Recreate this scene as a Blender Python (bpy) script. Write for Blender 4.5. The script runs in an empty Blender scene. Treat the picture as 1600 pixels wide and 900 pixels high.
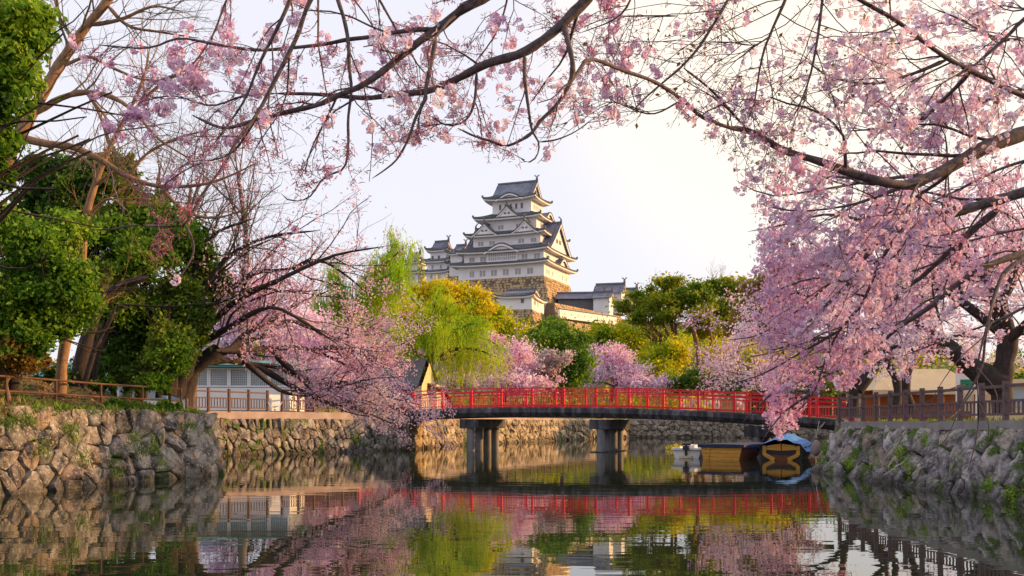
import bpy, math, numpy as np
from mathutils import Vector, Matrix
C = bpy.context
S = C.scene
COL = S.collection
R = math.radians

# ------------------------------------------------------------------ camera, world, sun
F, CX, HY, EYE = 1555.0, 800.0, 662.0, 1.55
cam = bpy.data.cameras.new('camera'); co = bpy.data.objects.new('camera', cam); COL.objects.link(co)
co.location = (0, 0, EYE); co.rotation_euler = (R(90), 0, 0)
cam.sensor_width = 36; cam.lens = 36 * F / 1600; cam.shift_y = (HY - 450) / 1600
cam.clip_start = 0.1; cam.clip_end = 6000
S.camera = co
SUN_EL, SUN_AZ = 14.0, 82.0           # azimuth clockwise from +Y
SDIR = Vector((math.sin(R(SUN_AZ)) * math.cos(R(SUN_EL)), math.cos(R(SUN_AZ)) * math.cos(R(SUN_EL)), math.sin(R(SUN_EL))))
W = bpy.data.worlds.new('World'); S.world = W; W.use_nodes = True
wn = W.node_tree; wn.nodes.clear()
wo = wn.nodes.new('ShaderNodeOutputWorld'); bg = wn.nodes.new('ShaderNodeBackground')
sk = wn.nodes.new('ShaderNodeTexSky'); sk.sky_type = 'NISHITA'; sk.sun_disc = False
sk.sun_elevation = R(SUN_EL); sk.sun_rotation = R(SUN_AZ); sk.air_density = 1.0; sk.dust_density = 2.5
mx = wn.nodes.new('ShaderNodeMix'); mx.data_type = 'RGBA'; mx.inputs[0].default_value = 0.8
mx.inputs[7].default_value = (8.6, 8.45, 8.9, 1)      # thin bright cloud veil
# the veil is creamier towards the sun side and glows softly high on the right
tcw = wn.nodes.new('ShaderNodeTexCoord')
def sky_lobe(vec, lo, hi):
    v = Vector(vec).normalized(); d = wn.nodes.new('ShaderNodeVectorMath'); d.operation = 'DOT_PRODUCT'; d.inputs[1].default_value = v
    wn.links.new(tcw.outputs['Generated'], d.inputs[0]); m = wn.nodes.new('ShaderNodeMapRange'); m.interpolation_type = 'SMOOTHSTEP'
    m.inputs[1].default_value = lo; m.inputs[2].default_value = hi; wn.links.new(d.outputs['Value'], m.inputs[0]); return m.outputs[0]
def sky_mix(f, a, b):
    m = wn.nodes.new('ShaderNodeMix'); m.data_type = 'RGBA'; wn.links.new(f, m.inputs[0])
    if hasattr(a, 'links'): wn.links.new(a, m.inputs[6])
    else: m.inputs[6].default_value = (*a, 1)
    m.inputs[7].default_value = (*b, 1); return m.outputs[2]
veil = sky_mix(sky_lobe((SDIR.x, SDIR.y, .05), .1, 1.0), (7.7, 7.6, 8.3), (8.3, 7.75, 7.3))
veil = sky_mix(sky_lobe((.31, 1, .42), .955, 1.0), veil, (10.6, 9.3, 7.6))
wn.links.new(veil, mx.inputs[7])
wn.links.new(sk.outputs[0], mx.inputs[6]); wn.links.new(mx.outputs[2], bg.inputs[0])
bg.inputs[1].default_value = 0.1
wn.links.new(bg.outputs[0], wo.inputs[0])
sl = bpy.data.lights.new('sun', 'SUN'); so = bpy.data.objects.new('sun', sl); COL.objects.link(so)
sl.energy = 5.0; sl.angle = R(0.6); sl.color = (1.0, 0.54, 0.18)
so.rotation_euler = SDIR.to_track_quat('Z', 'Y').to_euler()
S.view_settings.view_transform = 'Standard'; S.view_settings.look = 'None'
S.view_settings.exposure = 0.48; S.view_settings.gamma = 1.0
S.render.engine = 'CYCLES'
S.cycles.max_bounces = 6; S.cycles.diffuse_bounces = 3; S.cycles.glossy_bounces = 3
S.cycles.transmission_bounces = 3; S.cycles.transparent_max_bounces = 4
S.cycles.use_denoising = True
S.cycles.caustics_reflective = False; S.cycles.caustics_refractive = False

# ------------------------------------------------------------------ helpers
def P(x, y, d):
    """a point of the place from its bearing, elevation and distance"""
    return np.array([(x - CX) * d / F, d, EYE + (HY - y) * d / F])

def link(o, parent=None):
    COL.objects.link(o)
    if parent is not None: o.parent = parent
    return o

def tag(o, label=None, cat=None, group=None, kind=None):
    if label: o['label'] = label
    if cat: o['category'] = cat
    if group: o['group'] = group
    if kind: o['kind'] = kind
    return o

def thing(name, label, cat, loc=(0, 0, 0), rz=0.0, group=None):
    o = bpy.data.objects.new(name, None); COL.objects.link(o)
    o.location = tuple(float(v) for v in loc); o.rotation_euler = (0, 0, rz); o.empty_display_size = .3
    return tag(o, label, cat, group)

def mesh(name, V, Fc, mats, parent=None, org=None, smooth=False, midx=None):
    """V (n,3); Fc array (m,k) of one polygon size, or list of lists"""
    V = np.asarray(V, dtype=np.float32)
    if org is not None: V = V - np.asarray(org, dtype=np.float32)
    me = bpy.data.meshes.new(name)
    if isinstance(Fc, np.ndarray):
        m, k = Fc.shape
        me.vertices.add(len(V)); me.vertices.foreach_set('co', V.ravel())
        me.loops.add(m * k); me.loops.foreach_set('vertex_index', Fc.astype(np.int32).ravel())
        me.polygons.add(m); me.polygons.foreach_set('loop_start', np.arange(0, m * k, k, dtype=np.int32))
        me.update(calc_edges=True)
    else:
        me.from_pydata([tuple(map(float, v)) for v in V], [], [tuple(f) for f in Fc]); me.update()
    if not isinstance(mats, (list, tuple)): mats = [mats]
    for mt in mats: me.materials.append(mt)
    if midx is not None: me.polygons.foreach_set('material_index', np.asarray(midx, dtype=np.int32))
    if smooth: me.polygons.foreach_set('use_smooth', np.ones(len(me.polygons), dtype=bool))
    return link(bpy.data.objects.new(name, me), parent)

def inst(name, me, loc, parent=None, rz=0.0, scale=None):
    o = bpy.data.objects.new(name, me); link(o, parent); o.location = tuple(float(v) for v in loc)
    o.rotation_euler = (0, 0, rz)
    if scale is not None: o.scale = scale
    return o

class MB:
    """collects simple solids, links them as one mesh object"""
    def __init__(s): s.v = []; s.f = []; s.m = []
    def add(s, v, f, mi=0):
        b = len(s.v); s.v += [tuple(map(float, p)) for p in v]; s.f += [[b + i for i in q] for q in f]; s.m += [mi] * len(f); return s
    def box(s, a, b, mi=0):
        x0, y0, z0 = a; x1, y1, z1 = b
        return s.add([(x0, y0, z0), (x1, y0, z0), (x1, y1, z0), (x0, y1, z0), (x0, y0, z1), (x1, y0, z1), (x1, y1, z1), (x0, y1, z1)],
                     [(0, 3, 2, 1), (4, 5, 6, 7), (0, 1, 5, 4), (1, 2, 6, 5), (2, 3, 7, 6), (3, 0, 4, 7)], mi)
    def beam(s, p, q, w, h, mi=0, up=(0, 0, 1)):
        p = Vector(p); q = Vector(q); t = (q - p).normalized(); u = Vector(up)
        a = t.cross(u)
        if a.length < 1e-4: a = t.cross(Vector((1, 0, 0)))
        a.normalize(); b = a.cross(t).normalized()
        a *= w / 2; b *= h / 2
        v = [p - a - b, p + a - b, p + a + b, p - a + b, q - a - b, q + a - b, q + a + b, q - a + b]
        return s.add(v, [(0, 3, 2, 1), (4, 5, 6, 7), (0, 1, 5, 4), (1, 2, 6, 5), (2, 3, 7, 6), (3, 0, 4, 7)], mi)
    def cyl(s, p, q, r0, r1=None, n=10, mi=0):
        r1 = r0 if r1 is None else r1
        p = Vector(p); q = Vector(q); t = (q - p).normalized()
        a = t.orthogonal().normalized(); b = t.cross(a)
        v = []
        for (c, r) in ((p, r0), (q, r1)):
            for k in range(n):
                g = 2 * math.pi * k / n; v.append(c + a * (r * math.cos(g)) + b * (r * math.sin(g)))
        f = [(k, (k + 1) % n, n + (k + 1) % n, n + k) for k in range(n)] + [tuple(range(n))[::-1], tuple(range(n, 2 * n))]
        return s.add(v, f, mi)
    def build(s, name, mats, parent=None, smooth=False):
        return mesh(name, s.v, s.f, mats, parent, smooth=smooth, midx=s.m)

# ------------------------------------------------------------------ materials
def new_mat(name):
    m = bpy.data.materials.new(name); m.use_nodes = True
    nt = m.node_tree; nt.nodes.clear()
    out = nt.nodes.new('ShaderNodeOutputMaterial'); b = nt.nodes.new('ShaderNodeBsdfPrincipled')
    nt.links.new(b.outputs[0], out.inputs[0])
    return m, nt, b, out

def ramp(nt, fac, cols):
    r = nt.nodes.new('ShaderNodeValToRGB'); e = r.color_ramp.elements
    while len(e) < len(cols): e.new(.5)
    for k, (p, c) in enumerate(cols): e[k].position = p; e[k].color = (*c, 1)
    nt.links.new(fac, r.inputs[0]); return r.outputs[0]

def noise(nt, scale, detail=5, rough=.6, vec=None, stretch=None, coord='Object'):
    n = nt.nodes.new('ShaderNodeTexNoise'); n.inputs['Scale'].default_value = scale
    n.inputs['Detail'].default_value = detail; n.inputs['Roughness'].default_value = rough
    if vec is None:
        tc = nt.nodes.new('ShaderNodeTexCoord'); vec = tc.outputs[coord]
        if coord == 'Object':
            g = nt.nodes.new('ShaderNodeNewGeometry'); vec = g.outputs['Position']
    if stretch:
        mp = nt.nodes.new('ShaderNodeMapping'); mp.inputs['Scale'].default_value = stretch
        nt.links.new(vec, mp.inputs[0]); vec = mp.outputs[0]
    nt.links.new(vec, n.inputs['Vector']); return n.outputs['Fac']

def mixc(nt, fac, a, b, mode='MIX'):
    m = nt.nodes.new('ShaderNodeMix'); m.data_type = 'RGBA'; m.blend_type = mode
    for s, k in ((fac, 0), (a, 6), (b, 7)):
        if hasattr(s, 'links'): nt.links.new(s, m.inputs[k])
        elif k == 0: m.inputs[0].default_value = s
        else: m.inputs[k].default_value = (*s, 1)
    return m.outputs[2]

def bump(nt, b, h, strength=.5, dist=.02):
    n = nt.nodes.new('ShaderNodeBump'); n.inputs['Strength'].default_value = strength; n.inputs['Distance'].default_value = dist
    nt.links.new(h, n.inputs['Height']); nt.links.new(n.outputs[0], b.inputs['Normal'])

def mat_noise(name, cols, scale=3, rough=.8, bs=.4, bd=.02, stretch=None, detail=6, spec=.3, metal=0):
    m, nt, b, o = new_mat(name)
    f = noise(nt, scale, detail, .65, stretch=stretch)
    n = len(cols)
    c = ramp(nt, f, [(.3 + .4 * k / max(1, n - 1), cc) for k, cc in enumerate(cols)])
    nt.links.new(c, b.inputs['Base Color']); b.inputs['Roughness'].default_value = rough
    b.inputs['Specular IOR Level'].default_value = spec; b.inputs['Metallic'].default_value = metal
    if bs: bump(nt, b, noise(nt, scale * 3, 5, .7, stretch=stretch), bs, bd)
    return m

def mat_leaf(name, cols, trans=.35, rough=.6, spec=.25, big=.25):
    """foliage / petals: colour varies leaf by leaf and sprig by sprig"""
    m, nt, b, out = new_mat(name)
    g = nt.nodes.new('ShaderNodeNewGeometry')
    rnd = g.outputs['Random Per Island']
    f2 = noise(nt, big, 3, .6, vec=g.outputs['Position'])
    mm = nt.nodes.new('ShaderNodeMath'); mm.operation = 'MULTIPLY_ADD'; mm.inputs[1].default_value = .55
    nt.links.new(rnd, mm.inputs[0])
    ad = nt.nodes.new('ShaderNodeMath'); ad.operation = 'MULTIPLY_ADD'; ad.inputs[1].default_value = 2.2; ad.inputs[2].default_value = -.86
    nt.links.new(f2, ad.inputs[0]); nt.links.new(ad.outputs[0], mm.inputs[2])
    n = len(cols)
    c = ramp(nt, mm.outputs[0], [(.05 + .9 * k / max(1, n - 1), cc) for k, cc in enumerate(cols)])
    nt.links.new(c, b.inputs['Base Color']); b.inputs['Roughness'].default_value = rough
    b.inputs['Specular IOR Level'].default_value = spec
    t = nt.nodes.new('ShaderNodeBsdfTranslucent'); nt.links.new(c, t.inputs[0])
    ms = nt.nodes.new('ShaderNodeMixShader'); ms.inputs[0].default_value = trans
    nt.links.new(b.outputs[0], ms.inputs[1]); nt.links.new(t.outputs[0], ms.inputs[2]); nt.links.new(ms.outputs[0], out.inputs[0])
    return m

def mat_stone(name, cols, moss=0.0, lichen=.5, tone=.5, scale=1.0):
    m, nt, b, out = new_mat(name)
    oi = nt.nodes.new('ShaderNodeObjectInfo'); g = nt.nodes.new('ShaderNodeNewGeometry')
    rr = nt.nodes.new('ShaderNodeMath'); rr.operation = 'ADD'
    nt.links.new(oi.outputs['Random'], rr.inputs[0]); nt.links.new(g.outputs['Random Per Island'], rr.inputs[1])
    fr = nt.nodes.new('ShaderNodeMath'); fr.operation = 'FRACT'; nt.links.new(rr.outputs[0], fr.inputs[0])
    base = ramp(nt, fr.outputs[0], [(k / (len(cols) - 1), c) for k, c in enumerate(cols)])
    n1 = noise(nt, 2.2 * scale, 8, .7)
    dirt = ramp(nt, n1, [(.38, (.20, .18, .18)), (.48, (.66, .63, .62)), (.62, (1.45, 1.4, 1.35))])
    c = mixc(nt, 1.0, base, dirt, 'MULTIPLY')
    n2 = noise(nt, 13 * scale, 4, .75)
    lf = ramp(nt, n2, [(.565, (0, 0, 0)), (.60, (1, 1, 1))])
    mul = nt.nodes.new('ShaderNodeMath'); mul.operation = 'MULTIPLY'; mul.inputs[1].default_value = lichen
    nt.links.new(lf, mul.inputs[0])
    c = mixc(nt, mul.outputs[0], c, (.5, .49, .44))
    if moss:
        n3 = noise(nt, .9 * scale, 5, .75)
        mf = ramp(nt, n3, [(.60 - moss, (0, 0, 0)), (.66 - moss, (1, 1, 1))])
        n4 = noise(nt, 30, 3, .6)
        mc = ramp(nt, n4, [(.3, (.03, .055, .012)), (.7, (.12, .19, .03))])
        c = mixc(nt, mf, c, mc)
    # damp dark band just above the water
    sp = nt.nodes.new('ShaderNodeSeparateXYZ'); nt.links.new(g.outputs['Position'], sp.inputs[0])
    mr = nt.nodes.new('ShaderNodeMapRange'); mr.inputs[1].default_value = .08; mr.inputs[2].default_value = .32
    mr.inputs[3].default_value = .42; mr.inputs[4].default_value = 1
    nt.links.new(sp.outputs[2], mr.inputs[0])
    cc = nt.nodes.new('ShaderNodeCombineXYZ')
    for k in range(3): nt.links.new(mr.outputs[0], cc.inputs[k])
    c = mixc(nt, 1.0, c, cc.outputs[0], 'MULTIPLY')
    nt.links.new(c, b.inputs['Base Color']); b.inputs['Roughness'].default_value = .85; b.inputs['Specular IOR Level'].default_value = .25
    bump(nt, b, noise(nt, 7 * scale, 9, .75), .9, .07 / scale)
    return m

M = {}
M['stone_warm'] = mat_stone('stone_warm', [(.16, .15, .15), (.28, .26, .25), (.20, .17, .155), (.36, .345, .33), (.14, .14, .155), (.26, .20, .175)], .05, lichen=.7)
M['stone_end'] = mat_stone('stone_end', [(.22, .2, .17), (.34, .30, .25), (.26, .22, .19)], .0)
M['stone_grey'] = mat_stone('stone_grey', [(.15, .14, .16), (.36, .34, .37), (.22, .20, .19), (.48, .46, .48), (.30, .24, .21), (.40, .37, .36)], .09, lichen=.6)
M['stone_far'] = mat_stone('stone_far', [(.30, .24, .17), (.42, .34, .23), (.34, .26, .17), (.45, .40, .31)], .03, scale=.8)
M['stone_castle'] = mat_noise('stone_castle', [(.22, .15, .10), (.48, .33, .18), (.60, .44, .24)], .55, .9, .8, .3, detail=8)
M['joint'] = mat_noise('joint', [(.02, .017, .014), (.06, .05, .035)], 2, .95, .5)
M['concrete'] = mat_noise('concrete', [(.2, .18, .18), (.33, .30, .30)], 1.3, .85, .3, .01)
M['curb'] = mat_noise('curb', [(.26, .20, .20), (.42, .34, .34)], 1.0, .85, .3, .01)
M['girder'] = mat_noise('girder', [(.014, .014, .018), (.05, .05, .06), (.15, .15, .16)], 1.6, .85, .6, .03, stretch=(2.2, 2.2, .45))
M['pier'] = mat_noise('pier', [(.10, .10, .11), (.26, .27, .29)], 1.2, .7, .2, .01, stretch=(2, 2, .5))
M['red'] = mat_noise('red', [(.70, .010, .03), (.80, .018, .05)], 3, .45, 0, spec=.4)
M['brown'] = mat_noise('brown', [(.075, .038, .035), (.14, .075, .068)], 5, .7, .2, .005, stretch=(1, 1, 4))
M['brown_r'] = mat_noise('brown_r', [(.085, .052, .06), (.165, .11, .12)], 5, .7, .2, .005, stretch=(1, 1, 4))
M['rust'] = mat_noise('rust', [(.09, .045, .03), (.17, .085, .06)], 6, .8, .3, .004)
M['core_castle'] = mat_noise('core_castle', [(.09, .07, .055), (.2, .155, .11)], 1, .9, .5, .1)
M['plaster'] = mat_noise('plaster', [(.70, .67, .69), (.80, .775, .79)], .4, .8, 0)
M['tile'] = None
M['tile_edge'] = mat_noise('tile_edge', [(.05, .05, .06), (.10, .10, .12)], 1, .7, 0)
M['tile_ridge'] = mat_noise('tile_ridge', [(.09, .09, .11), (.2, .2, .22)], 1.2, .7, 0)
M['window_dark'] = mat_noise('window_dark', [(.10, .09, .1), (.16, .15, .16)], 1, .5, 0)
M['window_grey'] = mat_noise('window_grey', [(.34, .31, .33), (.42, .38, .40)], 1, .6, 0)
M['wood'] = mat_noise('wood', [(.46, .22, .035), (.70, .38, .07)], 2.2, .6, .2, .005, stretch=(1, 1, 6))
M['wood_dark'] = mat_noise('wood_dark', [(.10, .035, .018), (.2, .07, .03)], 2.2, .6, .2, .005, stretch=(1, 1, 6))
M['navy'] = mat_noise('navy', [(.008, .012, .035), (.02, .03, .08)], 3, .55, .2, .01)
M['tarp'] = mat_noise('tarp', [(.03, .16, .52), (.06, .26, .70)], 2.5, .5, .5, .04)
M['white'] = mat_noise('white', [(.70, .70, .73), (.8, .8, .82)], 2, .4, .1, .003)
M['black'] = mat_noise('black', [(.012, .012, .014), (.03, .03, .034)], 3, .5, 0)
M['teal'] = mat_noise('teal', [(.08, .25, .26), (.16, .36, .35)], .8, .6, 0)
M['glass'] = mat_noise('glass', [(.20, .28, .34), (.36, .42, .46)], .7, .15, 0, spec=.6)
M['slate'] = mat_noise('slate', [(.045, .045, .06), (.09, .09, .115)], 1.5, .6, .3, .02, stretch=(1, 1, 3))
M['cream'] = mat_noise('cream', [(.55, .42, .26), (.66, .52, .34)], .8, .8, 0)
M['orange'] = mat_noise('orange', [(.5, .16, .05), (.62, .22, .08)], .8, .7, 0)
M['sign_green'] = mat_noise('sign_green', [(.02, .16, .10), (.03, .22, .13)], 2, .5, 0)
M['grass'] = mat_leaf('grass', [(.06, .12, .015), (.12, .22, .02), (.20, .26, .04)], .3, big=.6)
M['dry_leaf'] = mat_leaf('dry_leaf', [(.10, .05, .02), (.20, .11, .05), (.30, .2, .10), (.14, .17, .04)], .2, big=.6)
M['soil'] = mat_noise('soil', [(.05, .035, .018), (.12, .09, .045), (.10, .13, .035)], 1.1, .95, .6, .06)
M['ground'] = mat_noise('ground', [(.12, .10, .06), (.20, .17, .11), (.12, .15, .05)], .3, .95, .4, .05)
M['forest_floor'] = mat_noise('forest_floor', [(.05, .06, .02), (.10, .10, .03), (.13, .09, .03)], .08, .95, .4, .3)
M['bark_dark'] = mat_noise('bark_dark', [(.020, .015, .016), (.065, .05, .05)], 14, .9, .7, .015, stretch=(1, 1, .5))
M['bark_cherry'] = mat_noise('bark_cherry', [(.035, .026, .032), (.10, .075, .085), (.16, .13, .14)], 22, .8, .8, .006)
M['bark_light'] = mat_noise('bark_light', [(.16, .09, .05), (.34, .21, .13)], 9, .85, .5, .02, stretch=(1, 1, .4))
M['bark_grey'] = mat_noise('bark_grey', [(.10, .075, .07), (.2, .155, .14)], 9, .85, .4, .02)
M['bark_pine'] = mat_noise('bark_pine', [(.12, .06, .03), (.28, .15, .07)], 4, .85, .4, .03)
M['leaf_bright'] = mat_leaf('leaf_bright', [(.03, .08, .010), (.09, .22, .018), (.22, .40, .03), (.42, .54, .05)], .5)
M['leaf_mid'] = mat_leaf('leaf_mid', [(.025, .07, .008), (.07, .17, .012), (.16, .31, .02), (.30, .38, .03)], .45)
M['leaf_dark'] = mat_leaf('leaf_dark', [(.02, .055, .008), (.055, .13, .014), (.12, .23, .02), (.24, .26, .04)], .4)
M['leaf_yellow'] = mat_leaf('leaf_yellow', [(.12, .22, .006), (.34, .44, .010), (.58, .58, .012), (.74, .58, .015)], .5)
M['leaf_gold'] = mat_leaf('leaf_gold', [(.34, .38, .008), (.64, .60, .010), (.80, .62, .012), (.78, .48, .02)], .5)
M['leaf_willow'] = mat_leaf('leaf_willow', [(.17, .40, .006), (.34, .64, .008), (.54, .76, .012), (.76, .72, .02)], .5)
M['leaf_camphor'] = mat_leaf('leaf_camphor', [(.04, .10, .008), (.14, .23, .012), (.30, .36, .018), (.48, .42, .02)], .45, big=.15)
M['leaf_russet'] = mat_leaf('leaf_russet', [(.12, .10, .02), (.26, .17, .04), (.34, .18, .05), (.22, .24, .04)], .4)
M['petal'] = mat_leaf('petal', [(.72, .36, .60), (.83, .55, .80), (.87, .72, .90), (.89, .84, .95)], .36, .55, .2, big=.5)
M['petal_far'] = mat_leaf('petal_far', [(.58, .25, .40), (.76, .45, .62), (.85, .64, .78), (.88, .80, .88)], .4, .6, .1, big=.3)
M['petal_pale'] = mat_leaf('petal_pale', [(.42, .31, .31), (.66, .52, .54), (.8, .68, .71)], .35, .6, .1, big=.3)
M['calyx'] = mat_leaf('calyx', [(.30, .05, .10), (.45, .09, .16), (.34, .14, .08)], .2)
M['bud'] = mat_leaf('bud', [(.30, .05, .09), (.50, .14, .22), (.68, .34, .46)], .3)
M['shoot'] = mat_leaf('shoot', [(.20, .06, .03), (.30, .12, .04), (.22, .20, .05)], .35)

def make_tile():
    m, nt, b, o = new_mat('roof_tile')
    tc = nt.nodes.new('ShaderNodeTexCoord')
    n1 = noise(nt, .35, 5, .7)
    c = ramp(nt, n1, [(.3, (.075, .085, .13)), (.55, (.15, .16, .23)), (.72, (.27, .24, .25))])
    nt.links.new(c, b.inputs['Base Color']); b.inputs['Roughness'].default_value = .55
    bump(nt, b, noise(nt, 3, 3, .6), .5, .08)
    return m
M['tile'] = make_tile()

def make_water():
    m, nt, b, out = new_mat('water')
    nt.nodes.remove(b)
    g = nt.nodes.new('ShaderNodeNewGeometry')
    n1 = noise(nt, 1.0, 2, .45, vec=g.outputs['Position'], stretch=(.6, 2.4, 1))
    n2 = noise(nt, 1.0, 2, .5, vec=g.outputs['Position'], stretch=(.35, 1.0, 1))
    a = nt.nodes.new('ShaderNodeMath'); a.operation = 'MULTIPLY_ADD'; a.inputs[1].default_value = 1.2
    nt.links.new(n2, a.inputs[0]); nt.links.new(n1, a.inputs[2])
    bp = nt.nodes.new('ShaderNodeBump'); bp.inputs['Strength'].default_value = 1.0; bp.inputs['Distance'].default_value = .0018
    nt.links.new(a.outputs[0], bp.inputs['Height'])
    gl = nt.nodes.new('ShaderNodeBsdfGlossy'); gl.inputs['Roughness'].default_value = .004; gl.inputs['Color'].default_value = (.97, .97, .96, 1)
    df = nt.nodes.new('ShaderNodeBsdfDiffuse'); df.inputs['Color'].default_value = (.022, .028, .016, 1)
    fr = nt.nodes.new('ShaderNodeFresnel'); fr.inputs['IOR'].default_value = 3.1
    ms = nt.nodes.new('ShaderNodeMixShader')
    nt.links.new(bp.outputs[0], gl.inputs['Normal']); nt.links.new(bp.outputs[0], fr.inputs['Normal'])
    nt.links.new(fr.outputs[0], ms.inputs[0]); nt.links.new(df.outputs[0], ms.inputs[1]); nt.links.new(gl.outputs[0], ms.inputs[2])
    nt.links.new(ms.outputs[0], out.inputs[0])
    return m
M['water'] = make_water()

# ------------------------------------------------------------------ land and water
LB, RB = 2.05, 1.55      # bank levels
def slab(name, poly, z, zb, m):
    n = len(poly)
    v = [(x, y, z) for x, y in poly] + [(x, y, zb) for x, y in poly]
    f = [tuple(range(n))] + [(k, n + k, n + (k + 1) % n, (k + 1) % n) for k in range(n)]
    return tag(mesh(name, v, f, m), kind='structure')
tag(mesh('water', [(-40, -4, 0), (80, -4, 0), (80, 125, 0), (-40, 125, 0)], [(0, 1, 2, 3)], M['water']), kind='structure')
tag(mesh('moat_bed', [(-400, -60, -.8), (400, -60, -.8), (400, 125, -.8), (-400, 125, -.8)], [(0, 1, 2, 3)], M['soil']), kind='structure')
ground_poly = [(-3500, -60), (-15.2, -60), (-15.2, 8), (-11.9, 21.0), (-9.9, 30.4), (-15.0, 47.0), (-7.0, 59.2), (-5.4, 70), (5.2, 97), (12.6, 111.2), (46, 111.2), (60, 111.2), (60, 140), (3500, 140), (3500, 4500), (-3500, 4500)]
slab('ground', ground_poly, LB - .35, -1, M['ground'])
right_poly = [(10.9, -60), (10.9, 10), (10.9, 32.8), (17.3, 48.4), (20.3, 56), (44, 112), (60, 112), (60, 141), (3500, 141), (3500, -60)]
slab('right_bank', right_poly, RB, -1, M['ground'])
slab('near_bank', [(-15.2, -60), (10.9, -60), (10.9, 2.2), (-15.2, 2.2)], .5, -1, M['soil'])

def sstep(a, b, x):
    t = np.clip((x - a) / (b - a), 0, 1); return t * t * (3 - 2 * t)
def grid(name, xs, ys, zf, m, kind='structure'):
    X, Y = np.meshgrid(xs, ys); Z = zf(X, Y)
    V = np.stack([X, Y, Z], -1).reshape(-1, 3); nx, ny = len(xs), len(ys)
    i = np.arange(nx * ny).reshape(ny, nx)
    Fc = np.stack([i[:-1, :-1], i[:-1, 1:], i[1:, 1:], i[1:, :-1]], -1).reshape(-1, 4)
    return tag(mesh(name, V, Fc, m, smooth=True), kind=kind)
def hill_z(X, Y):
    z = 1.4 + 25 * sstep(165, 300, Y) + 15 * sstep(348, 368, Y + .37 * (X - 11))
    z = z * (.12 + .88 * np.exp(-((X - 5) / 160.0) ** 2)) + 1.0 * np.sin(X * .11) * np.sin(Y * .09) * sstep(140, 200, Y)
    return z - 3.0 * (1 - sstep(138, 160, Y))
grid('hill', np.linspace(-320, 330, 90), np.linspace(136, 620, 80), hill_z, M['forest_floor'])
# grassy earth slope above the near left wall
def edge_x(Y):   # top edge of the near-left embankment
    return np.interp(Y, [5, 21.3, 30.2, 47], [-15.6, -11.45, -9.35, -14.9])
def slope_z(X, Y):
    dist = edge_x(Y) - X
    k = sstep(38.5, 28, Y)
    return 1.72 + .12 * sstep(-.2, .5, dist) + (.95 * sstep(.6, 4.2, dist) + .8 * sstep(4, 12, dist)) * k + .06 * np.sin(X * 3.1) * np.sin(Y * 2.3) + .05 * np.sin(X * 7 + Y * 5)
ss_u, ss_v = np.meshgrid(np.linspace(0, 1, 60), np.linspace(4, 44, 110))
def slope_xy(u, v): return edge_x(v) - .05 - 26 * u ** 1.6, v
sx, sy = slope_xy(ss_u, ss_v)
i_ = np.arange(60 * 110).reshape(110, 60)
tag(mesh('grassy_slope', np.stack([sx, sy, slope_z(sx, sy)], -1).reshape(-1, 3),
     np.stack([i_[:-1, :-1], i_[1:, :-1], i_[1:, 1:], i_[:-1, 1:]], -1).reshape(-1, 4), M['soil'], smooth=True), kind='structure')

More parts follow.
